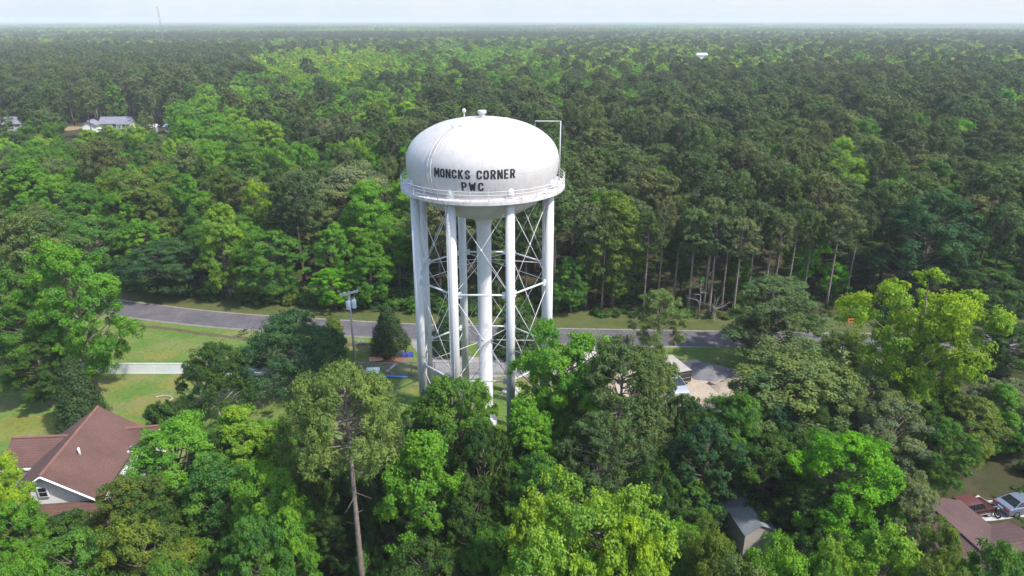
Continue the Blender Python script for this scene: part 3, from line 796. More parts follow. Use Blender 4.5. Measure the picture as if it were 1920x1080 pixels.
TX, TY, ZA, ZE, ZB, RT = -2.66, 62., 31.5, 27.75, 22.45, 6.93
tower = empty('water_tower', (TX, TY, 0), 0, 'white elevated water tank on eight legs with black lettering', 'water tower')
def Rz(z):
    t = (z-ZE)/((ZA-ZE) if z > ZE else (ZE-ZB))
    e = 2.12 if z > ZE else 2.05
    return RT*max(0, 1-abs(t)**e)**(1/e)
prof = []
for k in range(33):
    a = -pi/2+k*pi/32
    z = ZE+sin(a)*((ZA-ZE) if a > 0 else (ZE-ZB)); prof.append((max(.001, Rz(z)), z))
mb = MB(); mb.lathe(prof, n=96)
tank = mb.build('tank', TP, tower, True)
# weld seams of the tank plates
mb = MB()
for z in (ZE+.02,):
    mb.lathe([(Rz(z)+.004, z-.035), (Rz(z)+.018, z), (Rz(z)+.004, z+.035)], n=96)
for k in range(12):
    a = k*pi/6+.2
    for z0, z1 in ((ZE+.05, ZA-.25), (ZB+.6, ZE-.05)):
        zz = [z0+(z1-z0)*sin(t) if z0 > ZE else z0+(z1-z0)*t for t in np.linspace(0, pi/2 if z0 > ZE else 1, 14)]
        mb.tube([((Rz(z)-.012)*cos(a), (Rz(z)-.012)*sin(a), z) for z in zz], .02, 4)
mb.build('weld_seam', TP, tank, True)
# lettering wrapped on the tank
# each letter: strokes on a cell 0..1 wide, 0..1 high
GLY = {
 'M': [[(.1, 0), (.1, 1)], [(.9, 0), (.9, 1)], [(.12, .97), (.5, .3)], [(.5, .3), (.88, .97)]], 'N': [[(.12, 0), (.12, 1)], [(.88, 0), (.88, 1)], [(.14, .95), (.86, .05)]],
 'O': [[(.5, .92), (.24, .88), (.13, .7), (.13, .3), (.24, .12), (.5, .08), (.76, .12), (.87, .3), (.87, .7), (.76, .88), (.5, .92)]],
 'C': [[(.87, .68), (.78, .86), (.5, .92), (.24, .87), (.13, .7), (.13, .3), (.24, .13), (.5, .08), (.78, .14), (.87, .32)]],
 'K': [[(.13, 0), (.13, 1)], [(.86, .99), (.2, .45)], [(.36, .6), (.88, .01)]],
 'S': [[(.85, .72), (.74, .88), (.5, .92), (.24, .87), (.14, .72), (.24, .57), (.72, .44), (.86, .28), (.75, .13), (.5, .08), (.24, .13), (.13, .3)]],
 'R': [[(.13, 0), (.13, 1)], [(.13, .93), (.6, .93), (.84, .82), (.84, .62), (.6, .5), (.13, .5)], [(.52, .5), (.88, .0)]],
 'E': [[(.13, 0), (.13, 1)], [(.13, .93), (.88, .93)], [(.13, .52), (.76, .52)], [(.13, .07), (.88, .07)]],
 'P': [[(.13, 0), (.13, 1)], [(.13, .93), (.6, .93), (.84, .82), (.84, .58), (.6, .46), (.13, .46)]],
 'W': [[(.06, 1), (.27, .03)], [(.27, .03), (.5, .8)], [(.5, .8), (.73, .03)], [(.73, .03), (.94, 1)]]}
def lettering(txt, centres, zc, h, w):
    """block letters wrapped on the shell; centres are arc lengths in metres from the point facing the viewer"""
    mb = MB(); lay = 0
    for ch, s0 in zip(txt, centres):
        ww = w*(1.18 if ch in 'MW' else 1.)
        for st in GLY[ch]:
            P_ = [np.array((s0+(x-.5)*ww, zc+(y-.5)*h)) for x, y in st]; lay = (lay+1) % 5
            for a, b in zip(P_, P_[1:]):
                d = (b-a)/np.linalg.norm(b-a); nn = np.array((-d[1], d[0])); tk = .078 if abs(d[0]) < .75 else .06
                a2, b2 = a-d*(.02 if len(P_) > 2 else 0), b+d*(.02 if len(P_) > 2 else 0); vs = []; lay = (lay+1) % 7
                for t in np.linspace(0, 1, 5):
                    for s in (-1, 1):
                        q = a2+(b2-a2)*t+nn*tk*s; r = Rz(q[1])+.012+lay*.0012; vs.append((r*sin(q[0]/RT), -r*cos(q[0]/RT), q[1]))
                mb.add(vs, [(2*i, 2*i+1, 2*i+3, 2*i+2) for i in range(4)])
    return mb.build('lettering', BLK, tank)
A0 = R(-4.2)*RT; cv_ = lambda zx: A0+(zx-839)/778*6.95
lettering('MONCKSCORNER', [cv_(z) for z in (477, 540, 600, 661, 723, 787, 896, 959, 1024, 1087, 1150, 1209)], 27.8, .76, .41)
lettering('PWC', [cv_(z) for z in (751, 829, 908)], 26.78, .76, .44)
# balcony
mb = MB(); ZF = 25.62
mb.lathe([(6.35, ZF-.05), (6.35, ZF), (7.52, ZF), (7.52, ZF-.27), (7.44, ZF-.27), (7.44, ZF-.06), (6.35, ZF-.06)], n=96)
mb.build('balcony', leg_mat('stained_deck_paint', .75, .46), tower)
mb = MB()
for z in (ZF+.3, ZF+.58, ZF+.86):
    mb.tube([(7.47*cos(k*pi/48), 7.47*sin(k*pi/48), z) for k in range(97)], .024, 6, cap=False)
mb.build('handrail', LP, tower)
pm = MB()
for k in range(32):
    a = 2*pi*(k+.5)/32; pm.box((7.47*cos(a), 7.47*sin(a), ZF+.43), (.05, .05, .86), a)
pm.build('railing_posts', LP, tower)
mb = MB()
for k in range(16):
    a = 2*pi*(k+.3)/16; mb.box((6.98*cos(a), 6.98*sin(a), ZF+.03), (.5, .1, .05), a)
mb.build('deck_cleat', RP, tower)
# legs
RB, RTOP = 6.72, 6.5
ang = [2*pi*(k+.5)/8-pi/2 for k in range(8)]
def legp(k, z): r = RB+(RTOP-RB)*z/25.; return np.array((r*cos(ang[k % 8]), r*sin(ang[k % 8]), z))
front_left = min(range(8), key=lambda k: (legp(k, 0)[1]+legp(k, 0)[0]*.1))
lg = None
for k in range(8):
    mb = MB(); mb.tube([legp(k, 0.3), legp(k, ZF+.05)], .405, 24)
    mb.tube([legp(k, ZF+.05), legp(k, ZF+.7), legp(k, ZF+1.25)], [.405, .34, .1], 24)
    lg = mb.build('leg', RP if k == front_left else LP, tower, True)
    for p_ in lg.data.polygons:
        if len(p_.vertices) > 4: p_.use_smooth = False
    mb = MB()
    for z in (8.3, 16.9):
        for q in (legp(k+1, z), legp(k-1, z)):
            p_ = legp(k, z); dd = (q-p_)/np.linalg.norm(q-p_); mb.box(tuple(p_+dd*.52), (.42, .05, .6), atan2(dd[1], dd[0]))
    mb.build('gusset_plate', LP, lg)
    mb = MB(); b = legp(k, 0); mb.box((b[0], b[1], .15), (1.7, 1.7, .3), ang[k]); mb.build('footing', simple('footing_concrete', (.42, .40, .37), .9), lg)
mb = MB(); mb.lathe([(1.5, ZB+.28), (1.05, ZB), (.78, ZB-.5), (.70, ZB-1.1), (.69, .4), (1.1, .4), (1.1, 0)], n=40)
mb.build('standpipe', LP, tower, True)
for z in (8.3, 16.9):
    for k in range(8):
        mb = MB(); mb.tube([legp(k, z), legp(k+1, z)], .092, 10); mb.build('strut', LP, tower, True)
lv = [.6, 8.3, 16.9, 25.2]
for a, b in zip(lv, lv[1:]):
    for k in range(8):
        for p0, p1 in ((legp(k, a+.1), legp(k+1, b-.15)), (legp(k+1, a+.1), legp(k, b-.15))):
            mb = MB(); dd = p0*(1, 1, 0); n_ = dd/np.linalg.norm(dd); off = n_*(.04 if p0[2] < p1[2] and k % 2 else -.04)
            mb.tube([p0+off, p1+off], .032, 6); m_ = (p0+p1)/2+off
            mb.tube([m_-(p1-p0)*.012, m_+(p1-p0)*.012], .075, 6)
            mb.build('brace_rod', LP, tower, True)
for z in (8.6, 17.2):
    for k in range(8):
        mb = MB(); q = legp(k, z-.3); mb.tube([q, (q[0]*.09, q[1]*.09, z+.9)], .03, 6); mb.build('spoke_rod', LP, tower, True)
# ladder and pipe on the front left leg, ladder over the dome
k = front_left
u = legp(k, 0); u = u/np.linalg.norm(u); sd = np.array((-u[1], u[0], 0))
mb = MB()
for s in (-.18, .18): mb.tube([legp(k, z)+u*.58+sd*s for z in (2.5, 12, ZF)], .03, 6)
for z in np.arange(2.7, ZF, .33): mb.tube([legp(k, z)+u*.58-sd*.18, legp(k, z)+u*.58+sd*.18], .014, 4)
for z in np.arange(4, ZF, 3.):
    for s in (-.18, .18): mb.tube([legp(k, z)+u*.42+sd*s, legp(k, z)+u*.58+sd*s], .02, 4)
mb.build('leg_ladder', RP, tower)
mb = MB(); mb.tube([legp(k, z)-sd*.3+u*.36 for z in (1., 12, 25)], .045, 6); mb.build('conduit', RP, tower, True)
mb = MB(); PH = R(-37)
zz = [ZF+.05]+[ZE+(ZA-ZE)*sin(t) for t in np.linspace(-.35, 1.33, 20)]
for s in (-.19, .19):
    pts_ = []
    for z in zz:
        r = Rz(z)+.14; c, d = r*sin(PH), -r*cos(PH); pts_.append((c+s*cos(PH), d+s*sin(PH), z+.04))
    mb.tube(pts_, .03, 6)
pl = [(Rz(z)+.14, z) for z in np.interp(np.linspace(0, len(zz)-1, 46), range(len(zz)), zz)]
for r, z in pl:
    c, d = r*sin(PH), -r*cos(PH); mb.tube([(c-.19*cos(PH), d-.19*sin(PH), z+.04), (c+.19*cos(PH), d+.19*sin(PH), z+.04)], .014, 4)
mb.build('dome_ladder', LP, tower)
# things on the dome
mb = MB(); mb.lathe([(.001, ZA+.6), (.36, ZA+.6), (.39, ZA+.57), (.39, ZA+.36), (.32, ZA+.32), (.27, ZA+.28), (.26, ZA-.05)], n=24); mb.build('vent', LP, tower, True)
r_ = Rz(31.05); bx, by = r_*sin(PH)*.86, -r_*cos(PH)*.3
mb = MB(); zb_ = ZA-.42; bx, by = -1.65, .9
mb.tube([(bx, by, zb_), (bx, by, ZA+.28)], .045, 8); mb.lathe([(.001, ZA+.66), (.13, ZA+.62), (.19, ZA+.48), (.15, ZA+.34), (.05, ZA+.26)], (bx, by, 0), 16); mb.build('beacon', LP, tower, True)
hx, hy = -2.0, -2.6; hz = ZE+(ZA-ZE)*(1-(math.hypot(hx, hy)/RT)**2.12)**(1/2.12)
hb = bevel(MB().box((0, 0, 0), (.85, .7, .26)).build('hatch', LP, tower), .03); hb.location = (hx, hy, hz+.02); hb.rotation_euler = (R(17), R(-12), 0)
# overflow pipe frame on the right shoulder
x1 = RT+.12; z1 = 31.05; x0 = 4.75; yb = .8
mb = MB(); mb.tube([(x0, yb, Rz(0) if False else ZE+(ZA-ZE)*(1-(math.hypot(x0, yb)/RT)**2.12)**(1/2.12)-.05), (x0, yb, z1), (x1, yb, z1), (x1, yb, ZF)], .055, 8)
mb.build('overflow_pipe', LP, tower, True)
mb = MB(); mb.box((6.9*cos(R(20)), 6.9*sin(R(20)), ZF+.25), (.35, .5, .5), R(20)); mb.build('junction_box', simple('red_box', (.35, .08, .06), .5), tower)

# ------------------------------------------------------------------ building materials
ROOF = None
def shingle(name, col, sc=3.):
    m, nt, b = mat(name); p = pos(nt)
    w = N(nt, 'ShaderNodeTexWave'); w.wave_type = 'BANDS'; w.bands_direction = 'Z'; w.inputs['Scale'].default_value = 2.4; w.inputs['Distortion'].default_value = 1.5; w.inputs['Detail'].default_value = 2
    nt.links.new(p, w.inputs['Vector'])
    a = ramp(nt, noise(nt, .45, 5, .65, p), [(.3, tuple(c*.82 for c in col)), (.7, tuple(c*1.18 for c in col))])
    g = ramp(nt, noise(nt, 9, 4, .8, p), [(.3, (.72, .72, .74)), (.7, (1.25, 1.22, 1.2))])
    c = mixc(nt, 1., a, g, 'MULTIPLY'); wv = ramp(nt, w.outputs['Fac'], [(0., (.82, .82, .82)), (.35, (1, 1, 1))])
    nt.links.new(mixc(nt, 1., c, wv, 'MULTIPLY'), b.inputs['Base Color']); b.inputs['Roughness'].default_value = .92; b.inputs['Specular IOR Level'].default_value = .25
    return m
def siding(name, col):
    m, nt, b = mat(name); p = pos(nt)
    w = N(nt, 'ShaderNodeTexWave'); w.wave_type = 'BANDS'; w.bands_direction = 'Z'; w.wave_profile = 'SAW'; w.inputs['Scale'].default_value = 1.6
    nt.links.new(p, w.inputs['Vector'])
    a = ramp(nt, noise(nt, .8, 5, .65, p), [(.3, tuple(c*.9 for c in col)), (.7, tuple(min(1, c*1.05) for c in col))])
    k = ramp(nt, w.outputs['Fac'], [(0., (.8, .8, .8)), (.12, (1, 1, 1))])
    nt.links.new(mixc(nt, 1., a, k, 'MULTIPLY'), b.inputs['Base Color']); b.inputs['Roughness'].default_value = .6
    return m
RED, RED2 = shingle('brown_red_shingle', (.128, .072, .060)), shingle('maroon_shingle', (.105, .064, .06))
RIDGE = simple('ridge_cap', (.20, .095, .07), .9, 0, .15, 2)
GREYROOF = shingle('grey_shingle', (.20, .205, .245))
WSID, WTRIM = siding('white_siding', (.80, .81, .81)), simple('white_trim', (.8, .8, .79), .5, 0, .05)
GLASS = simple('window_glass', (.02, .025, .03), .08, 0, .3, 2, 0, .8)
BRICK = simple('brick_wall', (.30, .16, .12), .9, 0, .3, 6, .4)
def gable(root, a, b, w, ze, zr, th, roofm, ridge=True, over=.35):
    """gable roof over the ridge a -> b (x, y), half width w, eaves ze, ridge zr"""
    a, b = np.array(a, float), np.array(b, float); d = (b-a)/np.linalg.norm(b-a); n = np.array((-d[1], d[0]))
    a2, b2 = a-d*over, b+d*over; k = (zr-ze)/w; mb = MB()
    for s in (1, -1):
        e1, e2 = a2+n*s*(w+over), b2+n*s*(w+over); zo = ze-k*over
        mb.slab([(*a2, zr), (*e1, zo), (*e2, zo), (*b2, zr)] if s > 0 else [(*a2, zr), (*b2, zr), (*e2, zo), (*e1, zo)], th)
    r = mb.build('roof', roofm, root)
    if ridge:
        mb = MB(); mb.tube([(*a2, zr+.02), (*b2, zr+.02)], .12, 6); mb.build('ridge_cap', RIDGE if roofm in (RED,) else roofm, r)
    return r
def gwall(root, a, b, w, ze, zr, m, z0=0., th=.12):
    """walls under a gable"""
    a, b = np.array(a, float), np.array(b, float); d = (b-a)/np.linalg.norm(b-a); n = np.array((-d[1], d[0])); w -= .05
    A, B, C, D = a+n*w, a-n*w, b-n*w, b+n*w; zz_ = ze-th-.02; zt_ = zr-th-.06
    mb = MB(); mb.add([(*A, z0), (*B, z0), (*C, z0), (*D, z0), (*A, zz_), (*B, zz_), (*C, zz_), (*D, zz_), (*a, zt_), (*b, zt_)],
        [(0, 1, 5, 8, 4), (2, 3, 7, 9, 6), (1, 2, 6, 5), (3, 0, 4, 7)])
    return mb.build('wall', m, root)
def window(root, c, d, w, h, frame=WTRIM):
    """window centred at c, facing direction d (x, y)"""
    d = np.array(d, float)/np.linalg.norm(d); rz = atan2(d[1], d[0])
    f = MB().box((0, 0, 0), (.09, w+.16, h+.16)).build('window', frame, root); f.location = c; f.rotation_euler[2] = rz
    p = MB(); p.box((.035, 0, h*.26), (.06, w-.04, h*.44)); p.box((.035, 0, -h*.26), (.06, w-.04, h*.44)); p.build('pane', GLASS, f)
    return f

# red-roofed house at the left
house = empty('brown_roof_house', (0, 0, 0), 0, 'white house with a reddish-brown shingle roof at the lower left', 'house')
F_, B_ = np.array((-37.0, 44.7)), np.array((-38.2, 54.4))
rf = gable(house, F_, B_, 3.5, 3.85, 6.3, .16, RED)
gwall(house, F_+np.array((-.02, .15)), B_-np.array((-.02, .15)), 3.35, 3.9, 6.3, WSID)
dirv = (B_-F_)/np.linalg.norm(B_-F_); nrm = np.array((-dirv[1], dirv[0]))
mb = MB()     # white rake boards of the front gable
for s in (1, -1):
    e = F_-dirv*.37+nrm*s*3.85; mb.tube([(*(F_-dirv*.37), 6.2), (*e, 3.5)], .09, 4)
mb.build('rake_board', WTRIM, house)
window(house, (*(F_+nrm*.35-dirv*.02+dirv*.05), 4.55), -dirv, .62, .8)
# porch roof below the gable
mb = MB(); q = lambda s, t, z: (*(F_+nrm*s+dirv*t), z)
mb.slab([q(4.6, -.05, 3.45), q(4.2, -3.1, 2.3), q(-4.2, -3.1, 2.3), q(-4.6, -.05, 3.45)], .14); mb.slab([q(-4.6, -.05, 3.44), q(-4.2, -3.1, 2.29), q(-6.2, 1.5, 2.25), q(-4.5, 2.5, 3.3)], .14)
mb.build('porch_roof', RED, house)
mb = MB()
for s in (-3.8, -1.3, 1.3, 3.8): mb.box(q(s, -2.7, 1.1), (.16, .16, 2.2))
mb.build('porch_posts', WTRIM, house)
# left wing
gable(house, (-44.0, 51.5), (-38.6, 51.9), 2.2, 3.55, 5.05, .15, RED)
gwall(house, (-43.8, 51.5), (-38.6, 51.9), 2.0, 3.6, 5.0, WSID)
mb = MB(); mb.box((-41.4, 49.2, 3.42), (5.4, .1, .16), .074); mb.build('fascia', WTRIM, house)
# cross gable at the right back
gable(house, (-37.5, 53.6), (-33.1, 54.3), 1.75, 3.15, 4.45, .14, RED)
gwall(house, (-37.5, 53.6), (-33.25, 54.28), 1.6, 3.2, 4.4, WSID)
mb = MB()
for s in (1, -1): mb.tube([(-32.75, 54.36, 4.36), (-32.75+s*.28, 54.36-s*2.05, 2.82)], .09, 4)
mb.build('rake_board', WTRIM, house)
mb = MB(); mb.box((-33.9, 51.6, 2.6), (.9, .9, 2.4)); ch = mb.build('chimney', WTRIM, house)
MB().box((-33.9, 51.6, 3.85), (.5, .5, .14)).build('flue', simple('flue_black', (.02, .02, .02), .6), ch)
mb = MB(); mb.tube([(-36.3, 48.3, 5.4), (-36.3, 48.3, 6.2)], .09, 10); mb.build('vent_pipe', WTRIM, house, True)

# maroon-roofed house at the lower right
h2 = empty('maroon_roof_house', (0, 0, 0), 0, 'low house with a faded maroon roof beside the parked cars', 'house')
gable(h2, (33.0, 45.2), (34.5, 36.5), 4.0, 2.55, 3.6, .15, RED2)
gwall(h2, (33.0, 45.0), (34.5, 36.6), 3.8, 2.6, 3.6, BRICK)
gable(h2, (34.3, 40.2), (39.6, 41.2), 2.2, 2.5, 3.1, .15, RED2)
gwall(h2, (34.3, 40.2), (39.4, 41.16), 2.0, 2.55, 3.1, BRICK)
# shed
shed = empty('garden_shed', (0, 0, 0), 0, 'small grey-tan shed with a low gable in the shade of the trees', 'shed')
SH = siding('tan_siding', (.46, .42, .37)); a, b = (19.45, 42.75), (18.6, 48.2)
gwall(shed, a, b, 1.3, 2.25, 2.95, SH); gable(shed, a, b, 1.3, 2.25, 2.95, .07, simple('shed_roof', (.20, .225, .245), .5, 0, .15, 2), False, .1)
mb = MB(); mb.slab([(-26.6, 46.6, 1.9), (-23.9, 46.9, 1.9), (-23.7, 45.2, 1.5), (-26.4, 44.9, 1.5)], .1)
lo = empty('lean_to', (0, 0, 0), 0, 'low lean-to with a brown-red roof under the trees', 'shed'); mb.build('roof', RED, lo)
mb = MB(); mb.box((-25.2, 46.6, .9), (2.5, .1, 1.8), .1)
for x, y_ in ((-26.3, 45.1), (-23.9, 45.4)): mb.box((x, y_, .72), (.1, .1, 1.44))
mb.build('wall', BRICK, lo)

# distant houses
def far_house(name, label, c, w, d, ze, zr, rz, wallm, roofm, wins=3):
    r = empty(name, (c[0], c[1], 0), rz, label, 'house' if 'shed' not in name and 'ware' not in name else 'building')
    gable(r, (-w/2, 0), (w/2, 0), d/2, ze, zr, .15, roofm); gwall(r, (-w/2+.2, 0), (w/2-.2, 0), d/2-.2, ze+.05, zr, wallm)
    for i in range(wins): window(r, (-w/2+w*(i+.5)/wins, -d/2+.2, 1.6), (0, -1), 1.3, 1.4)
    return r
fh = far_house('white_porch_house', 'distant white house with a blue-grey roof and a porch, in the clearing at the left', (-153.5, 271), 11, 7.5, 2.8, 4.7, R(8), WSID, GREYROOF, 3)
gable(fh, (-7.5, -2.5), (-7.5, -8), 2.6, 2.8, 4.3, .15, GREYROOF); gwall(fh, (-7.5, -2.5), (-7.5, -7.8), 2.4, 2.85, 4.3, WSID)
mb = MB(); mb.slab([(1.5, -4, 3.0), (1.5, -6.4, 2.6), (6.8, -6.4, 2.6), (6.8, -4, 3.0)], .12); mb.build('porch_roof', GREYROOF, fh)
mb = MB()
for x in (1.7, 3.4, 5, 6.6): mb.box((x, -6.2, 1.25), (.15, .15, 2.5))
mb.box((4.2, -6.2, .9), (5, .08, .1)); mb.build('porch_posts', WTRIM, fh)
far_house('grey_roof_house', 'distant grey-roofed house at the far left edge of the woods', (-195, 268), 11, 8, 2.9, 5., R(20), siding('grey_siding', (.4, .4, .39)), GREYROOF, 2)
MROOF = simple('pale_metal_roof', (.70, .74, .78), .4, .1, .08)
far_house('metal_shed', 'small shed with a pale metal roof right of the distant porch house', (-136, 263), 3., 3.6, 2.2, 2.9, R(10), WSID, MROOF, 1)
far_house('metal_shed', 'pale metal roof of a shed farthest right in the distant clearing', (-130.5, 264.5), 2.6, 3.2, 2.2, 2.8, R(-8), WSID, MROOF, 1)
far_house('warehouse', 'white warehouse roof showing among trees near the horizon', (190, 735), 17, 12, 7, 8.6, R(4), WTRIM, simple('white_roof', (.78, .76, .76), .5), 4)

# ------------------------------------------------------------------ fences
VIN = simple('white_vinyl', (.78, .785, .80), .45, 0, .05, 1.5)
def vinyl(label, pts_, h):
    r = empty('vinyl_fence', (0, 0, 0), 0, label, 'fence')
    pmb, fmb = MB(), MB()
    for (x0, y0), (x1, y1) in zip(pts_, pts_[1:]):
        L = math.hypot(x1-x0, y1-y0); n = max(1, round(L/2.3)); a = atan2(y1-y0, x1-x0)
        for i in range(n):
            t = (i+.5)/n; c = (x0+(x1-x0)*t, y0+(y1-y0)*t)
            fmb.box((*c, h/2+.02), (L/n-.1, .05, h-.12), a)
            fmb.box((*c, h-.04), (L/n-.1, .09, .1), a); fmb.box((*c, .1), (L/n-.1, .09, .12), a)
        for i in range(n+1):
            t = i/n; c = (x0+(x1-x0)*t, y0+(y1-y0)*t); MB().box((*c, h/2+.02), (.1, .075, h+.03), a).build('post', VIN, r)
    fmb.build('panels', VIN, r)
    return r
f1 = vinyl('long white vinyl fence across the lawn behind the red-roofed house', [(-54, 72.5), (-38.4, 72.5), (-26.5, 71.9)], 1.45)
mb = MB()
for z in (.45, 1.1): mb.box((-38.95, 72.42, z), (.3, .05, .06))
mb.build('gate_hinge', simple('hinge', (.03, .03, .03), .4), f1)
vinyl('short white vinyl fence end glimpsed through the trees at the bottom left', [P(371, 1025)[:2], P(350, 1120)[:2]], 1.5)
GALV = simple('galvanised_steel', (.30, .31, .31), .45, .5, .2, 5)
cf = empty('chain_link_fence', (0, 0, 0), 0, 'grey chain-link fence beside the utility pole, running behind the tower legs', 'fence')
fx = [-20.2, -17.1, -14.6, -12.0, -9.2, -6.4, -3.6, -.8, 2., 4.8]; fy = 72.2
for x in fx: MB().tube([(x, fy, 0), (x, fy, 1.75)], .05, 8).build('post', GALV, cf)
mb = MB(); mb.tube([(fx[0], fy, 1.68), (fx[-1], fy, 1.68)], .03, 6); mb.tube([(fx[0], fy, .12), (fx[-1], fy, .12)], .015, 4)
mb.tube([(fx[0], fy, .12), (fx[0]-.3, fy-3.5, .12)], .02, 4); mb.tube([(fx[0], fy, 1.68), (fx[0]-.3, fy-3.5, 1.68)], .03, 6); mb.build('rail', GALV, cf)
mb = MB(); x = fx[0]
while x < fx[-1]:
    for s in (1, -1):
        x2 = x+s*1.56
        if fx[0] <= x2 <= fx[-1]: mb.tube([(x, fy+s*.006, .12), (x2, fy+s*.006, 1.68)], .006, 3, cap=False)
    x += .16
mb.build('wire_mesh', GALV, cf)

# ------------------------------------------------------------------ utility poles
WOOD, CAN = simple('weathered_pole', (.42, .37, .32), .9, 0, .25, 2), simple('transformer_paint', (.66, .69, .72), .4, 0, .06)
def pole(x, y_, h, rz, label, cans=2, lamp=True):
    r = empty('utility_pole', (x, y_, 0), rz, label, 'utility pole')
    mb = MB(); mb.tube([(0, 0, 0), (0, 0, h)], [.17, .11], 12); mb.build('shaft', WOOD, r, True)
    mb = MB()
    for s in (-1, 1): mb.box((0, s*.17, h-.3), (2.3, .1, .13))
    ca = mb.build('crossarm', WOOD, r)
    for x_ in (-1.05, -.6, .6, 1.05):
        mb = MB(); mb.lathe([(.03, 0), (.07, .04), (.07, .16), (.03, .24), (.001, .25)], (x_, -.17, h-.23), 10); mb.build('insulator', CAN, ca, True)
    mb = MB()
    for s in (-1, 1): mb.tube([(s*.95, -.2, h-.36), (0, -.16, h-1.1)], .025, 4)
    mb.build('arm_brace', GALV, r)
    for i in range(cans):
        a = -pi/2+(i-(cans-1)/2)*1.5; c = (.5*cos(a), .5*sin(a), 0)
        mb = MB(); mb.lathe([(.001, h-2.1), (.26, h-2.1), (.28, h-2.05), (.28, h-1.15), (.24, h-1.08), (.001, h-1.02)], c, 20)
        mb.lathe([(.05, h-1.04), (.05, h-.82), (.001, h-.8)], (c[0]+.1, c[1], 0), 8); mb.build('transformer', CAN, r, True)
    if lamp:
        mb = MB(); mb.tube([(.1, 0, 3.6), (.5, -.1, 3.75), (.95, -.15, 3.72)], .03, 6); mb.lathe([(.04, 3.78), (.2, 3.62), (.23, 3.5), (.001, 3.46)], (1.05, -.16, 0), 14); mb.build('lamp_arm', CAN, r, True)
    return r
ux, uy, uh = -18.95, 73.6, 10.3
pole(ux, uy, uh, R(38), 'wooden utility pole with pale transformers and twin crossarms beside the chain-link fence')
mb = MB()
for i, o_ in enumerate((-1.05, -.6, .6, 1.05)):
    a = np.array((ux+o_*cos(R(38)), uy+o_*sin(R(38)), uh+.02)); b = np.array((-72+o_*.5, 92+o_, 10.2))
    mb.tube([a+(b-a)*t-np.array((0, 0, 1.1*4*t*(1-t))) for t in np.linspace(0, 1, 14)], .012, 4)
    b = np.array((30.+o_, 76., 10.2))
mb.build('power_lines', simple('cable', (.03, .03, .03), .6))
o_ = bpy.data.objects['power_lines']; tag(o_, 'dark sagging power lines running left from the utility pole past the woods', 'power line'); o_.name = 'power_line'
bx_, bz_ = Q(178, 195, 290)
pole(bx_, 290, max(9., bz_), R(60), 'pale distant utility pole beside the porch house', 1, False)

# ------------------------------------------------------------------ radio mast near the horizon
md = 800.; mx_, mz_ = Q(295, 12, md)
mast = empty('radio_mast', (mx_, md, 0), .3, 'thin lattice radio mast rising above the horizon at the left', 'radio mast')
MST = simple('mast_steel', (.34, .30, .30), .5, .2, .1, .1)
mb = MB()
for k in range(3):
    a = k*2.094; mb.tube([(1.3*cos(a), 1.3*sin(a), 0), (.6*cos(a), .6*sin(a), mz_)], .12, 6)
z = 0
while z < mz_-4:
    for k in range(3):
        a, b = k*2.094, (k+1)*2.094; r1 = 1.3-.7*z/mz_; r2 = 1.3-.7*(z+4)/mz_
        mb.tube([(r1*cos(a), r1*sin(a), z), (r2*cos(b), r2*sin(b), z+4)], .05, 4)
    z += 4
mb.build('lattice', MST, mast)
mb = MB()
for zz_ in (mz_-1.2, mz_-5):
    for k in range(6): mb.box((1.2*cos(k*1.047), 1.2*sin(k*1.047), zz_), (.3, .5, 1.8), k*1.047)
mb.build('antennas', simple('antenna', (.6, .6, .6), .5), mast)

# ------------------------------------------------------------------ vehicles
TYRE, RIM, CHROME = simple('tyre', (.018, .018, .018), .85), simple('wheel_rim', (.5, .5, .52), .3, .8), simple('chrome', (.7, .7, .7), .15, 1.)
TAIL = simple('tail_lamp', (.45, .015, .015), .2)
def wheels(r, xs, yw, rad, w=.2):
    for x_ in xs:
        for s in (1, -1):
            mb = MB(); mb.tube([(x_, s*(yw-w), rad), (x_, s*yw, rad)], rad, 20); wo = mb.build('wheel', TYRE, r)
            mb = MB(); mb.tube([(x_, s*(yw-.05), rad), (x_, s*(yw+.012), rad)], rad*.6, 14); mb.build('rim', RIM, wo)
def profile(pts_, hw):
    n = len(pts_); mb = MB(); mb.add([(x_, -hw, z_) for x_, z_ in pts_]+[(x_, hw, z_) for x_, z_ in pts_], [tuple(range(n)), tuple(range(2*n-1, n-1, -1))]+[((i+1) % n, i, i+n, (i+1) % n+n) for i in range(n)])
    return mb
def frust(b0, b1, hb, t0, t1, ht, z0, z1):
    return MB().add([(b0, -hb, z0), (b1, -hb, z0), (b1, hb, z0), (b0, hb, z0), (t0, -ht, z1), (t1, -ht, z1), (t1, ht, z1), (t0, ht, z1)], [(0, 3, 2, 1), (4, 5, 6, 7), (0, 1, 5, 4), (1, 2, 6, 5), (2, 3, 7, 6), (3, 0, 4, 7)])
def paint(name, c): 
    m, nt, b = mat(name); b.inputs['Base Color'].default_value = (*c, 1); b.inputs['Roughness'].default_value = .28; b.inputs['Metallic'].default_value = .25; b.inputs['Coat Weight'].default_value = .6; b.inputs['Coat Roughness'].default_value = .08
    return m
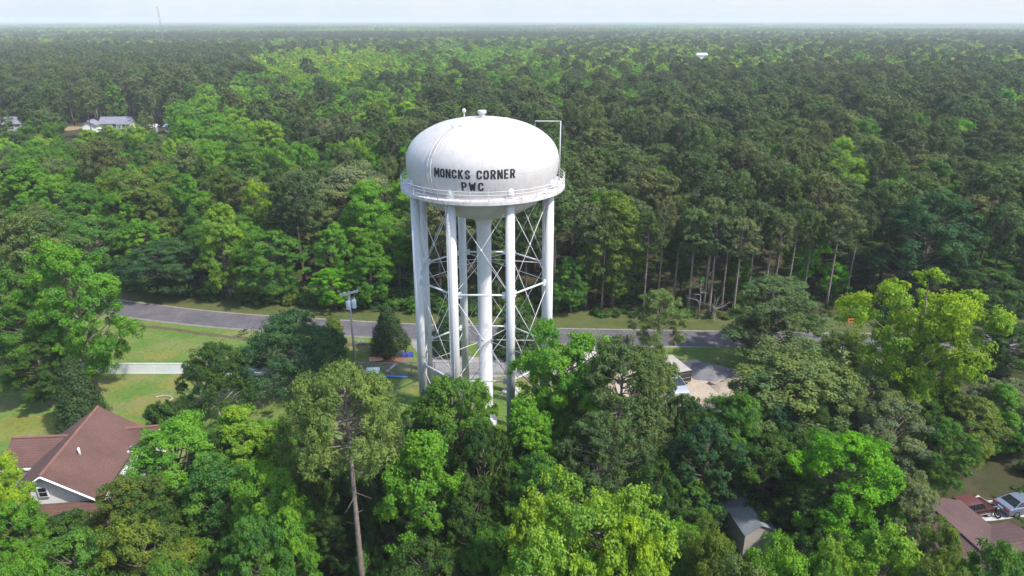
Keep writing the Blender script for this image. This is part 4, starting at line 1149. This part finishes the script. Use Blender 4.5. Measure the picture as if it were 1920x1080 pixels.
def sedan(x, y_, rz, col, label):
    r = empty('sedan_car', (x, y_, 0), rz, label, 'car'); pm_ = paint('car_paint', col)
    bevel(profile([(-2.3, .32), (-2.36, .7), (-2.25, .95), (-1.6, 1.02), (1.0, .96), (1.9, .82), (2.28, .66), (2.34, .4), (2.25, .24), (-2.15, .24)], .9).build('body', pm_, r), .09, 3)
    bevel(frust(-1.75, 1.25, .82, -.95, .35, .62, .96, 1.42).build('windows', GLASS, r), .05)
    mb = MB(); mb.box((-.3, 0, 1.43), (1.42, 1.28, .05))
    for s in (1, -1):
        mb.tube([(-1.78, s*.83, .97), (-.98, s*.63, 1.43)], .05, 6); mb.tube([(1.28, s*.83, .95), (.38, s*.63, 1.43)], .04, 6); mb.tube([(-.25, s*.83, .96), (-.25, s*.63, 1.43)], .04, 6); mb.tube([(-.98, s*.64, 1.42), (.38, s*.64, 1.42)], .04, 6)
    bevel(mb.build('roof', pm_, r), .02)
    wheels(r, (-1.4, 1.4), .92, .33)
    for s in (1, -1): MB().box((-2.3, s*.66, .78), (.14, .36, .16)).build('tail_light', TAIL, r)
    MB().box((-2.37, 0, .7), (.03, .5, .13)).build('number_plate', WTRIM, r)
    return r
hd = R(13)
s1 = sedan(44.1, 48.2, hd, (.17, .19, .25), 'silver-blue sedan on the concrete driveway at the right edge')
sedan(48.3, 50.2, hd, (.10, .14, .14), 'dark green-grey car behind the silver-blue sedan, cut by the right edge')
sedan(18.7, 69.2, R(-80), (.42, .46, .5), 'pale silver car half hidden by foliage in front of the black van')
# red sport utility vehicle
suv = empty('utility_car', (39.4, 47.6, 0), R(14), 'old dark red boxy car with black rear glass beside the maroon roof', 'car'); RP_ = paint('dark_red_paint', (.07, .016, .015))
bevel(profile([(-2.1, .4), (-2.15, 1.0), (.75, 1.05), (1.9, .98), (2.1, .8), (2.12, .42)], .86).build('body', RP_, suv), .06, 2)
bevel(frust(-2.12, .8, .8, -1.75, .25, .68, 1.03, 1.66).build('windows', GLASS, suv), .04)
mb = MB(); mb.box((-.72, 0, 1.68), (2.1, 1.42, .07))
for s in (1, -1):
    for a, b in ((-2.14, -1.78), (.82, .27), (-.6, -.6)): mb.tube([(a, s*.81, 1.04), (b, s*.69, 1.68)], .05, 6)
mb.build('roof', paint('light_red_paint', (.15, .05, .05)), suv); wheels(suv, (-1.25, 1.3), .88, .36)  # roof red is lighter than the body red
mb = MB()
for s in (1, -1): mb.box((0, s*.875, .5), (2.6, .03, .09))
mb.box((2.16, 0, .52), (.1, 1.6, .16)); mb.build('trim', CHROME, suv)
# motorcycle
mo = empty('motorcycle', (41.1, 47.75, 0), R(-70), 'black motorcycle standing between the red car and the silver-blue sedan', 'motorcycle'); BK = simple('black_metal', (.015, .015, .017), .3, .3)
for x_ in (-.72, .72):
    mb = MB(); mb.tube([(x_+.26*cos(t), 0, .32+.26*sin(t)) for t in np.linspace(0, 2*pi, 21)], .065, 8, cap=False)
    for k in range(4): mb.tube([(x_+.24*cos(k*.785), 0, .32+.24*sin(k*.785)), (x_-.24*cos(k*.785), 0, .32-.24*sin(k*.785))], .012, 4)
    mb.build('wheel', TYRE, mo, True)
mb = MB(); mb.tube([(-.72, 0, .34), (-.2, 0, .5), (.3, 0, .75), (.55, 0, .85)], .06, 8); mb.box((0, 0, .45), (.5, .28, .34)); mb.tube([(.72, .09, .32), (.5, .09, .95)], .03, 6); mb.tube([(.72, -.09, .32), (.5, -.09, .95)], .03, 6); mb.build('frame', BK, mo)
bevel(MB().box((-.35, 0, .78), (.75, .26, .12)).build('seat', BK, mo), .04); bevel(frust(-.05, .45, .16, 0, .4, .1, .72, .96).build('fuel_tank', BK, mo), .05)
mb = MB(); mb.tube([(.42, -.38, 1.05), (.52, 0, .98), (.42, .38, 1.05)], .02, 6); mb.lathe([(.001, .98), (.09, .94), (.09, .84), (.001, .8)], (.62, 0, 0), 12); mb.build('handlebar', CHROME, mo)
# black van with a pale roof
van = empty('parked_van', (19.3, 71.7, 0), R(-70), 'black van with a dusty pale roof on the sandy lot beside the gravel heap', 'van')
VB = paint('black_van_paint', (.012, .012, .014))
bevel(profile([(-2.6, .45), (-2.6, 2.15), (2.45, 2.15), (2.62, 1.5), (2.65, .45)], 1.0).build('body', VB, van), .08, 2)
bevel(MB().box((-.1, 0, 2.21), (5.1, 2.04, .12)).build('roof', simple('dusty_roof', (.36, .33, .30), .8, 0, .15, 1), van), .04)
mb = MB(); mb.box((2.57, 0, 1.72), (.12, 1.7, .5)); mb.build('windscreen', GLASS, van)
mb = MB(); mb.box((2.68, 0, 1.3), (.06, 1.8, .07)); mb.box((2.7, 0, .72), (.1, 1.9, .09)); mb.build('bumper', CHROME, van); wheels(van, (-1.6, 1.7), 1.0, .38)
mb = MB()
for s in (1, -1):
    for x_ in (-1.5, -.2, 1.1): mb.box((x_, s*1.0, 1.65), (1.05, .02, .5))
mb.build('side_window', GLASS, van)

van.scale = (.82, .85, .82); suv.scale = (.87, .9, .9); s1.scale = (.95, .93, .93)
# ------------------------------------------------------------------ heaps and small things of the lots
def heap(name, c, rx_, ry_, h, m, label, seed):
    rg = np.random.default_rng(seed); n, k = 36, 12; mb = MB(); vs = []
    for j in range(k+1):
        t = j/k
        for i in range(n):
            a = 2*pi*i/n; w = 1+.12*sin(3*a+seed)+.08*sin(7*a); z = h*(1-t)**.9*(1+.12*sin(5*a+seed)*t)+rg.normal()*.035*(t < 1)
            vs.append((rx_*t*w*cos(a), ry_*t*w*sin(a), max(0., z) if j < k else -.02))
    mb.add(vs, [(j*n+i, (j+1)*n+i, (j+1)*n+(i+1) % n, j*n+(i+1) % n) for j in range(k) for i in range(n)])
    o = mb.build(name, m, None, True, (c[0], c[1], .02)); return tag(o, label, 'heap')
heap('gravel_heap', (23.9, 72.9), 2.8, 2.3, 1.25, patch_mat('grey_gravel', (.14, .135, .15), (.18, .175, .185), (.22, .21, .215), 1.2, 9.), 'dark grey gravel heap right of the black van', 2)
heap('sand_heap', (25.8, 69.2), 2.6, 2.0, 1.2, SAND, 'pale sand heap in front of the gravel heap', 4)
heap('rubble_heap', (-20.9, 74.6), 1.6, 1.1, .6, patch_mat('rubble', (.22, .18, .14), (.34, .29, .24), (.15, .13, .09), 2., 9.), 'low brown rubble heap left of the chain-link fence', 6)
x, y_, _ = P(1352, 728)
lg_ = MB().tube([(x-1.2, y_+1, .2), (x+.9, y_-1.2, .2)], .16, 10).build('log', simple('log_bark', (.36, .28, .2), .9), None, True); tag(lg_, 'pale log lying on the sandy lot in front of the sand heap', 'log')
bx0 = empty('storage_box', (-16.4, 72.9-1.6, 0), .1, 'white lidded storage box in front of the chain-link fence', 'box')
bevel(MB().box((0, 0, .55), (1.45, 1.2, 1.1)).build('bin', WTRIM, bx0), .05); bevel(MB().box((0, 0, 1.16), (1.55, 1.3, .14)).build('lid', WTRIM, bx0), .04)
pw = MB().box((-16.9, 75.8, .34), (1.7, 1.25, .04), .25).build('plywood_sheet', simple('plywood', (.47, .25, .13), .8, 0, .2, 2)); tag(pw, 'orange-brown plywood sheet lying by the pine straw', 'board')
pw.rotation_euler = (0, 0, 0); MB()
bp = MB().tube([(-15.3, 71.6, .18), (-12.4, 71.45, .18)], .11, 12).build('blue_pipe', simple('blue_plastic', (.05, .28, .55), .4), None, True); tag(bp, 'blue plastic pipe lying right of the white storage box', 'pipe')
pk = MB().box((-14.7, 73.9, .12), (.3, 2.2, .08), -.35).build('plank', simple('grey_plank', (.50, .46, .43), .8)); tag(pk, 'pale plank lying behind the chain-link fence', 'plank')
x, y_, _ = P(757, 668)
BLUE, GREYP = simple('blue_crate', (.06, .09, .42), .5), simple('grey_crate', (.33, .33, .36), .5)
for i, (dx, dy, dz, m_, lb) in enumerate([(-.75, 0, 0, GREYP, 'grey crate at the left end of the crate row under the cedar'), (.05, -.1, 0, BLUE, 'blue crate in the middle of the crate row under the cedar'), (.85, -.05, 0, BLUE, 'blue crate at the right end of the crate row under the cedar'), (-.3, .05, .46, GREYP, 'grey crate on top of the crate row under the cedar')]):
    mb = MB(); mb.box((0, 0, .03), (.72, .6, .06))
    for s in (1, -1):
        for z in (.12, .26, .4): mb.box((0, s*.29, z), (.72, .03, .09)); mb.box((s*.345, 0, z), (.03, .55, .09))
        for t in (1, -1): mb.box((s*.34, t*.285, .22), (.05, .05, .44))
    o = mb.build('crate', m_, None, False, (x+dx, y_+dy, .04+dz), .1*i-.1); tag(o, lb, 'crate')
x, y_, _ = P(303, 750)
mb = MB(); mb.tube([(1.0*cos(t)*(1+.15*cos(2*t)), .8*sin(t), .08) for t in np.linspace(-.4, 2.6, 20)], .08, 6)
tag(mb.build('bed_edging', simple('pale_stone', (.36, .32, .28), .8), None, True, (x, y_, .02)), 'curved pale stone edging of a bed on the lawn above the dark shrub', 'edging')
# orange roadside sign
x, y_, _ = P(1597, 601, 1.7); sg = empty('road_sign', (x, y_, 0), 0, 'orange roadside sign with a black arrow panel right of the large pine', 'sign')
MB().tube([(0, 0.06, 0), (0, 0.06, 1.9)], .04, 8).build('post', GALV, sg)
MB().box((0, 0, 1.7), (.95, .04, .55)).build('sign_board', simple('orange_sign', (.80, .16, .015), .5), sg)
mb = MB(); mb.box((.1, -.024, 1.7), (.5, .01, .12)); mb.add([(-.36, -.03, 1.7), (-.12, -.03, 1.54), (-.12, -.03, 1.86)], [(0, 1, 2)]); mb.build('arrow', BLK, sg)
x, y_, _ = P(1175, 648); pt = empty('marker_post', (x, y_, 0), 0, 'short dark post at the edge of the concrete apron', 'post')
MB().box((0, 0, .7), (.22, .22, 1.4)).build('shaft', simple('dark_timber', (.05, .042, .035), .9), pt); MB().box((0, 0, 1.43), (.3, .3, .08)).build('cap', WOOD, pt)

# ------------------------------------------------------------------ light, sky, haze
AZ, EL = R(117), R(52)
w = bpy.data.worlds.new('World'); sc.world = w; w.use_nodes = True; nt = w.node_tree
sky = nt.nodes.new('ShaderNodeTexSky'); sky.sky_type = 'NISHITA'; sky.sun_disc = False; sky.sun_elevation = EL; sky.sun_rotation = AZ; sky.altitude = 0; sky.air_density = 1.; sky.dust_density = 1.; sky.ozone_density = 1.
bg = nt.nodes['Background']; bg.inputs[1].default_value = .15
tcn = nt.nodes.new('ShaderNodeTexCoord'); sxy = nt.nodes.new('ShaderNodeSeparateXYZ'); nt.links.new(tcn.outputs['Generated'], sxy.inputs[0])
mr_ = nt.nodes.new('ShaderNodeMapRange'); mr_.interpolation_type = 'SMOOTHSTEP'; mr_.inputs[1].default_value = .0; mr_.inputs[2].default_value = .30; mr_.inputs[3].default_value = .92; mr_.inputs[4].default_value = 0.; nt.links.new(sxy.outputs[2], mr_.inputs[0])
mx2 = nt.nodes.new('ShaderNodeMapRange'); mx2.inputs[1].default_value = -.8; mx2.inputs[2].default_value = .9; nt.links.new(sxy.outputs[0], mx2.inputs[0])
cn = noise(nt, 7., 5, .6, tcn.outputs['Generated'])
pale = mixc(nt, mx2.outputs[0], (2.05, 2.45, 2.78), (2.5, 2.68, 2.82))
pale = mixc(nt, ramp(nt, cn, [(.45, (0, 0, 0)), (.7, (.5, .5, .5))]), pale, (2.7, 2.78, 2.85))
nt.links.new(mixc(nt, mr_.outputs[0], sky.outputs[0], pale), bg.inputs[0])
ld = bpy.data.lights.new('sun', 'SUN'); ld.energy = 2.75; ld.angle = R(1.5); ld.color = (1, .95, .87); lo_ = bpy.data.objects.new('sun', ld); COL.objects.link(lo_)
import mathutils
dv = mathutils.Vector((sin(AZ)*cos(EL), cos(AZ)*cos(EL), sin(EL))); lo_.rotation_euler = dv.to_track_quat('Z', 'Y').to_euler(); lo_.location = (60, -20, 120)
m = bpy.data.materials.new('haze'); m.use_nodes = True; nt = m.node_tree; nt.nodes.remove(nt.nodes['Principled BSDF'])
pv = nt.nodes.new('ShaderNodeVolumePrincipled'); pv.inputs['Density'].default_value = 2.3e-4; pv.inputs['Color'].default_value = (.93, .97, 1., 1); pv.inputs['Anisotropy'].default_value = 0.
nt.links.new(pv.outputs[0], nt.nodes['Material Output'].inputs['Volume'])
hz = MB().box((0, 5950, 27.5), (26000, 13200, 57)).build('haze', m); tag(hz, 'pale summer haze', kind='stuff')

# ------------------------------------------------------------------ render settings
vs_ = sc.view_settings; vs_.view_transform = 'Standard'; vs_.look = 'None'; vs_.exposure = 1.13; vs_.gamma = 1; vs_.use_curve_mapping = False
sc.render.engine = 'CYCLES'; cy = sc.cycles
cy.max_bounces = 6; cy.diffuse_bounces = 3; cy.glossy_bounces = 2; cy.transmission_bounces = 3; cy.volume_bounces = 0; cy.transparent_max_bounces = 8
cy.use_denoising = True; cy.denoiser = 'OPENIMAGEDENOISE'
cy.use_adaptive_sampling = True; cy.adaptive_threshold = .02
